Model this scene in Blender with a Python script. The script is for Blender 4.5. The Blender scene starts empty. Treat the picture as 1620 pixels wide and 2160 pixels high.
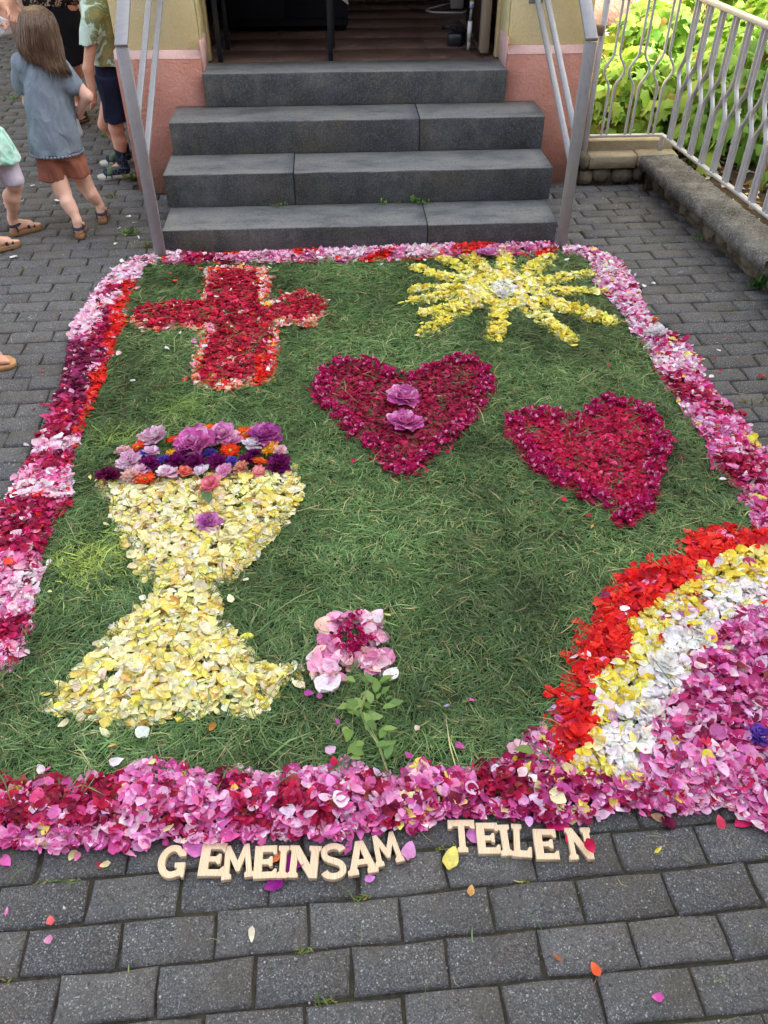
import bpy, math, random
import numpy as np
from mathutils import Matrix, Vector
random.seed(7); rng = np.random.default_rng(7)
sc = bpy.context.scene
C = sc.collection

# ------------------------------------------------------------------ camera
CAM_H, PITCH, YAW, FPX = 1.8631, 0.717046, -0.058908, 1725.39
cam = bpy.data.cameras.new('camera'); cam.sensor_fit = 'VERTICAL'; cam.sensor_height = 36.0
cam.sensor_width = 27.0; cam.lens = 36.0 * FPX / 2160.0; cam.clip_start = 0.05; cam.clip_end = 500
camo = bpy.data.objects.new('camera', cam); C.objects.link(camo)
camo.location = (0, 0, CAM_H); camo.rotation_euler = (math.pi/2 - PITCH, 0, YAW)
sc.camera = camo
# ------------------------------------------------------------------ sky, sun, exposure
SUN = Vector((0.72, -0.18, 0.70)).normalized()
w = bpy.data.worlds.new('World'); sc.world = w; w.use_nodes = True
nt = w.node_tree; nt.nodes.clear()
sky = nt.nodes.new('ShaderNodeTexSky'); sky.sky_type = 'NISHITA'; sky.sun_disc = False
sky.sun_elevation = math.asin(SUN.z); sky.sun_rotation = math.atan2(SUN.x, SUN.y)
sky.dust_density = 2.0; sky.air_density = 1.0; sky.ozone_density = 1.0
hs = nt.nodes.new('ShaderNodeHueSaturation'); hs.inputs['Saturation'].default_value = 0.42
bg = nt.nodes.new('ShaderNodeBackground'); bg.inputs['Strength'].default_value = 0.12
wo = nt.nodes.new('ShaderNodeOutputWorld')
nt.links.new(sky.outputs[0], hs.inputs['Color']); nt.links.new(hs.outputs[0], bg.inputs[0]); nt.links.new(bg.outputs[0], wo.inputs[0])
sl = bpy.data.lights.new('sun', 'SUN'); sl.energy = 3.6; sl.angle = math.radians(0.5); sl.color = (1, 0.95, 0.86)
so = bpy.data.objects.new('sun', sl); C.objects.link(so); so.rotation_euler = SUN.to_track_quat('Z', 'Y').to_euler(); so.location = (6, 0, 12)
sc.view_settings.view_transform = 'Standard'; sc.view_settings.look = 'None'
sc.view_settings.gamma = 1.0; sc.view_settings.use_curve_mapping = False
sc.view_settings.exposure = 2.7
sc.cycles.max_bounces = 6; sc.cycles.transparent_max_bounces = 4

# ------------------------------------------------------------------ survey of the place: photo measurement -> metres
cp, sp_ = math.cos(PITCH), math.sin(PITCH); cy, sy = math.cos(YAW), math.sin(YAW)
M = np.array([[cy, -sy, 0], [sy, cy, 0], [0, 0, 1.0]])
FW, RT, UP = M @ np.array([0, cp, -sp_]), M @ np.array([1.0, 0, 0]), M @ np.array([0, sp_, cp])
CAMP = np.array([0, 0, CAM_H])
def ray(px, py): return FW + (px - 810)/FPX*RT - (py - 1080)/FPX*UP
def at(px, py, z=0.0):
    d = ray(px, py); t = (z - CAM_H)/d[2]; return CAMP + t*d
def aty(px, py, y):
    d = ray(px, py); return CAMP + d*(y/d[1])
def topx(P):
    d = np.asarray(P, float) - CAMP; z = d @ FW
    return np.stack([810 + FPX*(d @ RT)/z, 1080 - FPX*(d @ UP)/z], -1)

# ------------------------------------------------------------------ helpers
def tag(o, label=None, cat=None, group=None, kind=None):
    for k, v in (('label', label), ('category', cat), ('group', group), ('kind', kind)):
        if v: o[k] = v
    return o
def empty(name, loc=(0, 0, 0), label=None, cat=None, group=None, kind=None, rz=0):
    o = bpy.data.objects.new(name, None); C.objects.link(o); o.location = loc; o.rotation_euler = (0, 0, rz)
    o.empty_display_size = .1
    return tag(o, label, cat, group, kind)
def mesh_np(name, V, F, mat=None, smooth=False, attrs=None, uv=None):
    V = np.asarray(V, np.float32)
    me = bpy.data.meshes.new(name)
    if isinstance(F, np.ndarray):
        n, k = F.shape; flat = F.ravel().astype(np.int32); starts = np.arange(0, n*k, k, dtype=np.int32); tot = np.full(n, k, np.int32)
    else:
        flat = np.array([i for f in F for i in f], np.int32); tot = np.array([len(f) for f in F], np.int32)
        starts = np.concatenate([[0], np.cumsum(tot)[:-1]]).astype(np.int32); n = len(F)
    me.vertices.add(len(V)); me.vertices.foreach_set('co', V.ravel())
    me.loops.add(len(flat)); me.loops.foreach_set('vertex_index', flat)
    me.polygons.add(n); me.polygons.foreach_set('loop_start', starts); me.polygons.foreach_set('loop_total', tot)
    if smooth: me.polygons.foreach_set('use_smooth', np.ones(n, bool))
    for k, a in (attrs or {}).items():
        a = np.asarray(a, np.float32)
        if a.ndim == 1:
            t = me.attributes.new(k, 'FLOAT', 'POINT'); t.data.foreach_set('value', a)
        else:
            if a.shape[1] == 3: a = np.concatenate([a, np.ones((len(a), 1), np.float32)], 1)
            t = me.attributes.new(k, 'FLOAT_COLOR', 'POINT'); t.data.foreach_set('color', a.ravel())
    me.update(calc_edges=True)
    if mat: me.materials.append(mat)
    return me
def link(name, me, parent=None, loc=None, mat4=None):
    o = bpy.data.objects.new(name, me); C.objects.link(o)
    if parent: o.parent = parent
    if mat4 is not None: o.matrix_basis = mat4
    elif loc is not None: o.location = loc
    return o
class MB:
    def __init__(s): s.v = []; s.f = []
    def add(s, V, F):
        b = len(s.v); s.v += [tuple(x) for x in V]; s.f += [tuple(i+b for i in f) for f in F]; return s
    def box(s, lo, hi, bev=0.0):
        return s.obox(((lo[0]+hi[0])/2, (lo[1]+hi[1])/2, (lo[2]+hi[2])/2), ((hi[0]-lo[0])/2, (hi[1]-lo[1])/2, (hi[2]-lo[2])/2), None, bev)
    def obox(s, c, h, R=None, bev=0.0):
        c = np.array(c, float); h = np.array(h, float)
        R = np.eye(3) if R is None else np.array(R)
        if bev <= 0:
            V = [c + R @ (h*np.array(q)) for q in ((-1,-1,-1),(1,-1,-1),(1,1,-1),(-1,1,-1),(-1,-1,1),(1,-1,1),(1,1,1),(-1,1,1))]
            return s.add(V, [(0,3,2,1),(4,5,6,7),(0,1,5,4),(1,2,6,5),(2,3,7,6),(3,0,4,7)])
        # chamfered box: 24 verts
        V = []; idx = {}
        for sx in (-1,1):
            for sy_ in (-1,1):
                for sz in (-1,1):
                    for ax in range(3):
                        q = np.array([sx, sy_, sz])*h - np.array([sx, sy_, sz])*bev; q[ax] = (sx, sy_, sz)[ax]*h[ax]
                        idx[(sx,sy_,sz,ax)] = len(V); V.append(c + R @ q)
        F = []
        for ax in range(3):
            u, v2 = [i for i in range(3) if i != ax]
            for sg in (-1,1):
                q = []
                for a, b in ((-1,-1),(1,-1),(1,1),(-1,1)):
                    k = [0,0,0]; k[ax] = sg; k[u] = a; k[v2] = b; q.append(idx[(*k, ax)])
                fl = sg if ax != 1 else -sg
                F.append(q if fl > 0 else q[::-1])
        for ax in range(3):   # edges along ax
            u, v2 = [i for i in range(3) if i != ax]
            for a in (-1,1):
                for b in (-1,1):
                    k0 = [0,0,0]; k0[ax] = -1; k0[u] = a; k0[v2] = b; k1 = list(k0); k1[ax] = 1
                    F.append([idx[(*k0,u)], idx[(*k1,u)], idx[(*k1,v2)], idx[(*k0,v2)]])
        for sx in (-1,1):
            for sy_ in (-1,1):
                for sz in (-1,1): F.append([idx[(sx,sy_,sz,a)] for a in range(3)])
        # orient outward
        G = []
        for f in F:
            p = np.array([V[i] for i in f]); n = np.cross(p[1]-p[0], p[2]-p[0])
            G.append(f if n @ (p.mean(0)-c) > 0 else f[::-1])
        return s.add(V, G)
    def tube(s, pts, r, n=8, cap=True, flat=None):
        pts = [np.array(p, float) for p in pts]; m = len(pts)
        rs = r if hasattr(r, '__len__') else [r]*m
        V = []; F = []; pu = None
        for i, p in enumerate(pts):
            t = pts[min(i+1, m-1)] - pts[max(i-1, 0)]; t = t/(np.linalg.norm(t)+1e-12)
            ref = np.array([0,0,1.0]) if abs(t[2]) < .92 else np.array([1.0,0,0])
            u = np.cross(t, ref) if pu is None else pu - t*(pu @ t); u = u/(np.linalg.norm(u)+1e-12); v = np.cross(t, u); pu = u
            for k in range(n):
                a = 2*math.pi*(k+.5)/n; V.append(p + rs[i]*(math.cos(a)*u + math.sin(a)*v*(flat or 1)))
        for i in range(m-1):
            for k in range(n):
                k2 = (k+1) % n; F.append((i*n+k, i*n+k2, (i+1)*n+k2, (i+1)*n+k))
        if cap: F.append(tuple(range(n))[::-1]); F.append(tuple((m-1)*n+k for k in range(n)))
        return s.add(V, F)
    def bar(s, a, b, wu, wv, up=(0,0,1), bev=0.0):
        a = np.array(a, float); b = np.array(b, float); t = b-a; L = np.linalg.norm(t); t /= L
        u = np.cross(np.array(up, float), t); u /= np.linalg.norm(u); v = np.cross(t, u)
        return s.obox((a+b)/2, (L/2, wu/2, wv/2), np.stack([t, u, v], 1), bev)
    def build(s, name, mat, parent=None, smooth=False):
        return link(name, mesh_np(name, np.array(s.v), s.f, mat, smooth), parent)
def hexl(h):
    c = [int(h[i:i+2], 16)/255 for i in (1, 3, 5)]
    return tuple(x/12.92 if x <= .04045 else ((x+.055)/1.055)**2.4 for x in c)

# ------------------------------------------------------------------ materials
class NT:
    def __init__(s, name):
        s.m = bpy.data.materials.new(name); s.m.use_nodes = True; s.t = s.m.node_tree; s.b = s.t.nodes['Principled BSDF']; s.out = s.t.nodes['Material Output']
    def n(s, typ, **kw):
        x = s.t.nodes.new(typ)
        for k, v in kw.items():
            if k.startswith('_'): setattr(x, k[1:], v)
            else: x.inputs[k.replace('_', ' ') if k.replace('_', ' ') in x.inputs else k].default_value = v
        return x
    def l(s, a, b): s.t.links.new(a, b)
    def pos(s, obj=False, scale=None):
        if obj: o = s.n('ShaderNodeTexCoord').outputs['Object']
        else: o = s.n('ShaderNodeNewGeometry').outputs['Position']
        if scale:
            mp = s.n('ShaderNodeMapping'); mp.inputs['Scale'].default_value = scale; s.l(o, mp.inputs['Vector']); o = mp.outputs[0]
        return o
    def noise(s, vec, scale, detail=4, rough=.6, dist=0):
        x = s.n('ShaderNodeTexNoise', Scale=scale, Detail=detail, Roughness=rough, Distortion=dist); s.l(vec, x.inputs['Vector']); return x.outputs['Fac']
    def ramp(s, fac, stops, interp='LINEAR'):
        x = s.n('ShaderNodeValToRGB'); e = x.color_ramp; e.interpolation = interp
        while len(e.elements) < len(stops): e.elements.new(.5)
        for el, (p, c) in zip(e.elements, stops): el.position = p; el.color = (*c, 1) if len(c) == 3 else c
        s.l(fac, x.inputs[0]); return x.outputs[0]
    def mix(s, fac, a, b, mode='MIX'):
        x = s.n('ShaderNodeMix', _data_type='RGBA', _blend_type=mode)
        for v, i in ((fac, 0), (a, 6), (b, 7)):
            if hasattr(v, 'is_linked'): s.l(v, x.inputs[i])
            elif isinstance(v, (int, float)): x.inputs[i].default_value = v
            else: x.inputs[i].default_value = (*v, 1)
        return x.outputs[2]
    def math(s, op, a, b=0.0, c=None, clamp=False):
        x = s.n('ShaderNodeMath', _operation=op, _use_clamp=clamp)
        for v, i in ((a, 0), (b, 1)) + (((c, 2),) if c is not None else ()):
            if hasattr(v, 'is_linked'): s.l(v, x.inputs[i])
            else: x.inputs[i].default_value = v
        return x.outputs[0]
    def bump(s, h, strength=.3, dist=.01):
        x = s.n('ShaderNodeBump', Strength=strength, Distance=dist); s.l(h, x.inputs['Height']); s.l(x.outputs[0], s.b.inputs['Normal']); return x
    def set(s, col=None, rough=.7, spec=.3, metal=0):
        if col is not None:
            if hasattr(col, 'is_linked'): s.l(col, s.b.inputs['Base Color'])
            else: s.b.inputs['Base Color'].default_value = (*col, 1)
        if hasattr(rough, 'is_linked'): s.l(rough, s.b.inputs['Roughness'])
        else: s.b.inputs['Roughness'].default_value = rough
        s.b.inputs['Specular IOR Level'].default_value = spec; s.b.inputs['Metallic'].default_value = metal
        return s.m
def simple(name, col, rough=.7, spec=.3, metal=0, nscale=30, var=.12, bump=0, bscale=None, bd=.004):
    s = NT(name); p = s.pos(True)
    n = s.noise(p, nscale); c = s.ramp(n, [(.25, tuple(x*(1-var) for x in col)), (.75, tuple(min(1, x*(1+var)) for x in col))])
    if bump: s.bump(s.noise(p, bscale or nscale*4), bump, bd)
    return s.set(c, rough, spec, metal)

def mat_paver():
    s = NT('paver_concrete'); p = s.pos()
    oi = s.n('ShaderNodeObjectInfo').outputs['Random']
    isl = s.n('ShaderNodeNewGeometry').outputs['Random Per Island']
    rnd = s.math('FRACT', s.math('ADD', oi, isl))
    big = s.noise(p, 1.7, 5, .65); mid = s.noise(p, 26, 6, .75); fine = s.noise(p, 210, 3, .8); f2 = s.noise(p, 88, 5, .85)
    base = s.ramp(s.math('ADD', s.math('MULTIPLY', big, .45), s.math('MULTIPLY', mid, .55)),
                  [(.34, (.056, .057, .060)), (.5, (.092, .092, .094)), (.68, (.136, .133, .130))])
    rr = s.n('ShaderNodeSeparateXYZ'); s.l(p, rr.inputs[0])
    base = s.mix(s.ramp(rnd, [(0, (.55,)*3), (.5, (0,)*3), (.7, (0,)*3), (1, (.5,)*3)]), base, s.ramp(rnd, [(.4, (.048, .048, .053)), (.6, (.140, .132, .122))]))
    base = s.mix(s.ramp(f2, [(.34, (.95,)*3), (.50, (0,)*3)]), base, (.020, .020, .021))
    base = s.mix(s.ramp(fine, [(.50, (.0,)*3), (.64, (.85,)*3)]), base, (.21, .207, .204))
    def grains(scale, th, pr, a, b_, c_):
        v = s.n('ShaderNodeTexVoronoi', Scale=scale, Randomness=1.0); s.l(p, v.inputs['Vector']); q = s.n('ShaderNodeSeparateColor'); s.l(v.outputs['Color'], q.inputs[0])
        # grains of uneven size: the cut-off follows the cell's own random value
        g = s.math('MULTIPLY', s.math('LESS_THAN', v.outputs['Distance'], s.math('MULTIPLY', q.outputs[2], th)), s.math('GREATER_THAN', q.outputs[0], pr))
        return g, s.ramp(q.outputs[1], [(.15, a), (.7, b_), (.97, c_)])
    for sc_, th, pr, a_, b_, c_ in ((300, .66, .50, (.15, .15, .15), (.30, .30, .31), (.60, .60, .62)), (120, .36, .80, (.16, .155, .15), (.30, .29, .28), (.66, .66, .68)), (48, .20, .93, (.16, .14, .12), (.36, .35, .33), (.66, .66, .66))):
        g, gc = grains(sc_, th, pr, a_, b_, c_); base = s.mix(s.math('MULTIPLY', g, .52), base, gc)
    dirt = s.noise(p, 5.5, 6, .7)
    base = s.mix(s.ramp(dirt, [(.48, (0,)*3), (.74, (.65,)*3)]), base, (.088, .074, .052))
    base = s.mix(s.ramp(s.noise(p, 11, 6, .75), [(.60, (0,)*3), (.74, (.4,)*3)]), base, (.060, .064, .032))
    s.bump(s.math('ADD', s.math('MULTIPLY', f2, 1.0), s.math('ADD', s.math('MULTIPLY', mid, 1.4), s.math('MULTIPLY', fine, .5))), .8, .005)
    return s.set(base, .85, .3)
def mat_joint():
    s = NT('joint_soil'); p = s.pos(); n = s.noise(p, 60, 5, .7); m = s.noise(p, 3.0, 5, .7)
    c = s.ramp(n, [(.3, (.016, .014, .011)), (.7, (.066, .056, .042))])
    c = s.mix(s.ramp(m, [(.52, (0,)*3), (.7, (.75,)*3)]), c, (.040, .048, .016))
    s.bump(n, .6, .006); return s.set(c, .95, .1)
def mat_petal(name, src):
    s = NT(name)
    if src == 'obj': col = s.n('ShaderNodeObjectInfo').outputs['Color']
    else:
        a = s.n('ShaderNodeAttribute'); a.attribute_name = 'Col'; col = a.outputs['Color']
    t = s.n('ShaderNodeAttribute'); t.attribute_name = 't'
    p = s.pos(); n = s.noise(p, 140, 3, .6); n2 = s.noise(p, 45, 4, .6)
    lift = s.mix(1.0, s.mix(1.0, col, (1.45, 1.45, 1.45), 'MULTIPLY'), (.05, .045, .04), 'ADD')
    c = s.mix(s.ramp(t.outputs['Fac'], [(.02, (.85,)*3), (.45, (.0,)*3)]), col, lift)
    c = s.mix(s.ramp(n2, [(.48, (0,)*3), (.78, (.55,)*3)]), c, lift)
    c = s.mix(.7, c, s.ramp(n, [(.25, (.74, .72, .72)), (.7, (1, 1, 1))]), 'MULTIPLY')
    edge = s.ramp(t.outputs['Fac'], [(.94, (0,)*3), (1.0, (.14,)*3)])
    c = s.mix(edge, c, s.mix(.5, col, (.40, .25, .12)))
    s.bump(n, .25, .003)
    s.set(c, .62, .18)
    tr = s.n('ShaderNodeBsdfTranslucent'); s.l(c, tr.inputs['Color'])
    mx = s.n('ShaderNodeMixShader', Fac=.28); s.l(s.b.outputs[0], mx.inputs[1]); s.l(tr.outputs[0], mx.inputs[2]); s.l(mx.outputs[0], s.out.inputs['Surface'])
    return s.m
def mat_leafy(name, attr=True, col=(.05, .10, .03), trans=.25, rough=.5, spec=.35):
    s = NT(name)
    if attr == 'obj': c = s.n('ShaderNodeObjectInfo').outputs['Color']
    elif attr:
        a = s.n('ShaderNodeAttribute'); a.attribute_name = 'Col'; c = a.outputs['Color']
    else:
        c = s.ramp(s.n('ShaderNodeNewGeometry').outputs['Random Per Island'], [(0, tuple(x*.7 for x in col)), (1, tuple(x*1.35 for x in col))])
    n = s.noise(s.pos(True), 40, 3); c = s.mix(.5, c, s.ramp(n, [(.3, (.75, .8, .7)), (.7, (1, 1, 1))]), 'MULTIPLY')
    s.set(c, rough, spec)
    tr = s.n('ShaderNodeBsdfTranslucent'); s.l(c, tr.inputs['Color'])
    mx = s.n('ShaderNodeMixShader', Fac=trans); s.l(s.b.outputs[0], mx.inputs[1]); s.l(tr.outputs[0], mx.inputs[2]); s.l(mx.outputs[0], s.out.inputs['Surface'])
    return s.m
def mat_basalt(name='step_basalt'):
    s = NT(name); p = s.pos(); big = s.noise(p, 1.6, 6, .65); mid = s.noise(p, 14, 5, .7); fine = s.noise(p, 300, 2, .6)
    f = s.math('ADD', s.math('MULTIPLY', big, .6), s.math('MULTIPLY', mid, .4))
    c = s.ramp(f, [(.36, (.018, .020, .024)), (.5, (.042, .045, .051)), (.62, (.088, .088, .088)), (.72, (.12, .115, .105))])
    ol = s.noise(p, 2.3, 6, .72); c = s.mix(s.ramp(ol, [(.50, (0,)*3), (.70, (.75,)*3)]), c, (.085, .073, .042))
    drip = s.noise(s.pos(False, (9, 9, 1.2)), 1.5, 5, .7); c = s.mix(s.ramp(drip, [(.50, (0,)*3), (.72, (.7,)*3)]), c, (.020, .021, .022))
    # upper faces of the treads: weathered mottling, paled to paint in light from above
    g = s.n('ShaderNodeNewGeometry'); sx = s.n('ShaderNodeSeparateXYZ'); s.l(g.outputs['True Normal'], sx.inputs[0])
    tread_lit = s.ramp(s.noise(s.pos(False, (1, 2.2, 1)), 3.6, 7, .75), [(.34, (.075, .080, .084)), (.46, (.145, .153, .158)), (.58, (.20, .203, .196)), (.70, (.235, .215, .155))])
    c = s.mix(s.math('MULTIPLY', s.math('GREATER_THAN', sx.outputs[2], .8), .88), c, tread_lit)
    v = s.n('ShaderNodeTexVoronoi', Scale=38); s.l(p, v.inputs['Vector']); sz = s.n('ShaderNodeSeparateColor'); s.l(v.outputs['Color'], sz.inputs[0])
    pit = s.math('MULTIPLY', s.math('LESS_THAN', v.outputs['Distance'], .13), s.math('GREATER_THAN', sz.outputs[0], .72))
    c = s.mix(s.math('MULTIPLY', pit, .8), c, (.010, .010, .011))
    c = s.mix(s.ramp(s.noise(p, 120, 4, .85), [(.50, (0,)*3), (.66, (.55,)*3)]), c, (.20, .20, .195)); c = s.mix(s.ramp(s.noise(p, 75, 5, .85), [(.34, (.8,)*3), (.47, (0,)*3)]), c, (.016, .017, .018))
    s.bump(s.math('SUBTRACT', s.math('MULTIPLY', mid, .8), s.math('MULTIPLY', pit, 1.0)), .35, .004)
    return s.set(c, .62, .4)
def mat_plaster(name, a, b, rough_amt=.6, bscale=55):
    s = NT(name); p = s.pos(); n = s.noise(p, 2.2, 6, .65); f = s.noise(p, bscale, 5, .65)
    c = s.ramp(n, [(.3, a), (.7, b)])
    st = s.noise(s.pos(False, (3, 3, .6)), 2.6, 5, .7); c = s.mix(s.ramp(st, [(.55, (0,)*3), (.8, (.28,)*3)]), c, tuple(x*.5 for x in a))
    g = s.n('ShaderNodeSeparateXYZ'); s.l(p, g.inputs[0])
    low = s.math('MULTIPLY', s.ramp(s.math('ADD', g.outputs[2], s.math('MULTIPLY', s.noise(p, 9), .25)), [(.12, (1,)*3), (.34, (0,)*3)]), .55)
    c = s.mix(low, c, (.12, .085, .065))
    f2 = s.noise(p, bscale*2.6, 4, .8); c = s.mix(.8, c, s.ramp(f2, [(.30, (.82, .81, .80)), (.55, (1, 1, 1)), (.75, (1.12, 1.12, 1.12))]), 'MULTIPLY')
    sc2 = s.noise(p, 8, 7, .8); c = s.mix(s.ramp(sc2, [(.60, (0,)*3), (.70, (.35,)*3)]), c, tuple(min(1, x*1.35) for x in b))
    s.bump(s.math('ADD', f, s.math('MULTIPLY', f2, .5)), min(1, rough_amt*1.3), .014); return s.set(c, .9, .15)
def mat_galv(name='galvanised_steel', base=.30, contrast=.12):
    s = NT(name); p = s.pos(True); n = s.noise(p, 22, 5, .7); f = s.noise(p, 160, 3, .7); sp3 = s.noise(s.pos(True, (1, 1, .12)), 60, 4, .7)
    k = s.math('ADD', s.math('MULTIPLY', n, .6), s.math('MULTIPLY', f, .4))
    c = s.ramp(k, [(.32, (base*(1-contrast), base*(1-contrast)*1.01, base*(1-contrast)*1.06)), (.68, (base*(1+contrast), base*(1+contrast)*1.01, base*(1+contrast)*1.05))])
    c = s.mix(s.ramp(sp3, [(.58, (0,)*3), (.72, (.5,)*3)]), c, (base*.62, base*.60, base*.60))
    s.bump(f, .12, .001); return s.set(c, .48, .45, .15)
def mat_rubble(name='rubble_stone'):
    s = NT(name); p = s.pos(); n = s.noise(p, 9, 6, .7); f = s.noise(p, 90, 4, .7)
    oi = s.n('ShaderNodeObjectInfo').outputs['Random']
    c = s.ramp(n, [(.3, (.085, .070, .050)), (.5, (.19, .155, .11)), (.7, (.34, .27, .19))])
    c = s.mix(s.math('MULTIPLY', oi, .5), c, (.16, .13, .105))
    s.bump(s.math('ADD', n, s.math('MULTIPLY', f, .6)), .9, .012); return s.set(c, .92, .15)
def mat_mortar():
    s = NT('weathered_mortar'); p = s.pos(); n = s.noise(p, 13, 6, .75); f = s.noise(p, 90, 4, .75)
    c = s.ramp(n, [(.3, (.040, .032, .022)), (.5, (.095, .075, .052)), (.7, (.21, .17, .12))]); c = s.mix(s.ramp(f, [(.55, (0,)*3), (.75, (.5,)*3)]), c, (.27, .22, .17))
    s.bump(s.math('ADD', n, f), .9, .012); return s.set(c, .95, .1)
def mat_coping():
    s = NT('coping_concrete'); p = s.pos(); n = s.noise(p, 6, 6, .72); f = s.noise(p, 120, 4, .7); l = s.noise(p, 17, 5, .75)
    c = s.ramp(n, [(.3, (.050, .049, .046)), (.48, (.100, .097, .090)), (.68, (.22, .213, .195))])
    c = s.mix(s.ramp(l, [(.57, (0,)*3), (.66, (.8,)*3)]), c, (.028, .027, .024))
    c = s.mix(s.ramp(f, [(.52, (0,)*3), (.68, (.75,)*3)]), c, (.36, .34, .30)); c = s.mix(s.ramp(s.noise(p, 60, 4, .8), [(.30, (.8,)*3), (.46, (0,)*3)]), c, (.025, .024, .021))
    s.bump(s.math('ADD', n, s.math('MULTIPLY', f, .7)), .22, .005); return s.set(c, .92, .2)
def mat_wood(name, a, b, sc_=(60, 6, 60), rough=.55):
    s = NT(name); oi = s.n('ShaderNodeObjectInfo').outputs['Random']
    p = s.pos(True); off = s.n('ShaderNodeVectorMath', _operation='ADD'); s.l(p, off.inputs[0])
    cb = s.n('ShaderNodeCombineXYZ'); s.l(s.math('MULTIPLY', oi, 7), cb.inputs[0]); s.l(s.math('MULTIPLY', oi, 3), cb.inputs[1]); s.l(cb.outputs[0], off.inputs[1])
    mp = s.n('ShaderNodeMapping'); mp.inputs['Scale'].default_value = sc_; s.l(off.outputs[0], mp.inputs[0])
    wv = s.n('ShaderNodeTexWave', Scale=2.2, Distortion=5.0, Detail=3.0); wv.inputs['Detail Scale'].default_value = .7; s.l(mp.outputs[0], wv.inputs['Vector'])
    n = s.noise(mp.outputs[0], 3.0, 4)
    c = s.ramp(s.math('ADD', s.math('MULTIPLY', wv.outputs['Fac'], .55), s.math('MULTIPLY', n, .45)), [(.25, a), (.75, b)])
    c = s.mix(s.math('MULTIPLY', oi, .30), c, tuple(x*y for x, y in zip(b, (.93, .82, .70))))
    s.bump(n, .08, .002); return s.set(c, rough, .35)
def mat_tile():
    s = NT('terracotta_tile'); p = s.pos(); n = s.noise(p, 5, 5, .65)
    c = s.ramp(n, [(.3, (.075, .042, .032)), (.7, (.14, .085, .064))])
    v = s.n('ShaderNodeTexVoronoi', Scale=2.6, _feature='DISTANCE_TO_EDGE'); dn = s.n('ShaderNodeVectorMath', _operation='ADD'); s.l(p, dn.inputs[0])
    nn = s.n('ShaderNodeTexNoise', Scale=4.0); s.l(p, nn.inputs['Vector']); s.l(nn.outputs['Color'], dn.inputs[1]); s.l(dn.outputs[0], v.inputs['Vector'])
    c = s.mix(s.math('MULTIPLY', s.math('LESS_THAN', v.outputs['Distance'], .006), .45), c, (.40, .33, .28))
    return s.set(c, .38, .45)
def mat_pattern(name, stops, scale, dist=1.5, mul=9.0, rough=.85):
    s = NT(name); p = s.pos(True); n = s.noise(p, scale, 2, .4, dist)
    f = s.math('FRACT', s.math('MULTIPLY', n, mul)); return s.set(s.ramp(f, stops, 'LINEAR'), rough, .1)
def mat_cloth(name, col, var=.18, fold=.5, wave=14):
    s = NT(name); p = s.pos(True); n = s.noise(p, 9, 4); weave = s.noise(p, 700, 2)
    c = s.ramp(n, [(.3, tuple(x*(1-var) for x in col)), (.7, tuple(min(1, x*(1+var)) for x in col))])
    f = s.noise(s.pos(True, (1.0, 1.0, .45)), wave, 3, .5, 1.2)
    s.bump(s.math('ADD', f, s.math('MULTIPLY', weave, .05)), fold, .03); return s.set(c, .88, .12)
def mat_skin(name, col):
    s = NT(name); p = s.pos(True); n = s.noise(p, 14, 4); f = s.noise(p, 220, 2)
    c = s.ramp(n, [(.3, (col[0]*.92, col[1]*.84, col[2]*.80)), (.7, (min(1, col[0]*1.05), col[1]*1.06, col[2]*1.06))])
    s.bump(f, .08, .002)
    s.b.inputs['Subsurface Weight'].default_value = .12; s.b.inputs['Subsurface Radius'].default_value = (.012, .005, .003); s.b.inputs['Subsurface Scale'].default_value = .6
    return s.set(c, .55, .3)

PAVER = mat_paver(); JOINT = mat_joint(); PETO = mat_petal('petal_skin', 'obj'); PETA = mat_petal('petal_pile', 'attr')
LEAFA = mat_leafy('leaf_green', True, trans=.40); LEAFO = mat_leafy('leaf_single', 'obj', trans=.40); GRASSM = mat_leafy('cut_grass', True, trans=.15, rough=.55, spec=.3)
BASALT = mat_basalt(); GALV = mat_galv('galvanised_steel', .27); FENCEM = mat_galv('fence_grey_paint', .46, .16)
YEL = mat_plaster('yellow_plaster', hexl('#fae6a6'), hexl('#fff4c8'), .25, 60)
PINK = mat_plaster('pink_plinth_plaster', hexl('#c68878'), hexl('#d8a292'), .8, 48)
PALEP = mat_plaster('pale_pink_trim', hexl('#d0aaa6'), hexl('#dcbcb6'), .3, 50)
RUBBLE = mat_rubble(); COPING = mat_coping(); TILE = mat_tile()
PALEC = mat_plaster('pale_concrete', hexl('#978c74'), hexl('#bdb297'), .5, 40)
WOODL = mat_wood('letter_wood', hexl('#bb9b74'), hexl('#ecd9bd'), (46, 5, 46))
DOORW = mat_wood('weathered_door_wood', hexl('#6d6356'), hexl('#a79c8c'), (50, 50, 3), .8)
BLACKM = simple('black_lacquer', (.012, .014, .020), .35, .5)
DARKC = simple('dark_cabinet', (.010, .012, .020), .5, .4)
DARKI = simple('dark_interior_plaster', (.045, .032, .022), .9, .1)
SOIL = simple('garden_soil', (.10, .075, .05), .95, .1, nscale=25, var=.5, bump=.9, bscale=60, bd=.02)

# ================================================================== LARGE STRUCTURE
# ---- ground under the paving
V = [(-60, -30, -.009), (60, -30, -.009), (60, 80, -.009), (-60, 80, -.009)]
tag(link('ground', mesh_np('ground', V, [(0, 1, 2, 3)], JOINT)), 'dark soil and moss showing in the joints of the paving', None, None, 'structure')

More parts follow.
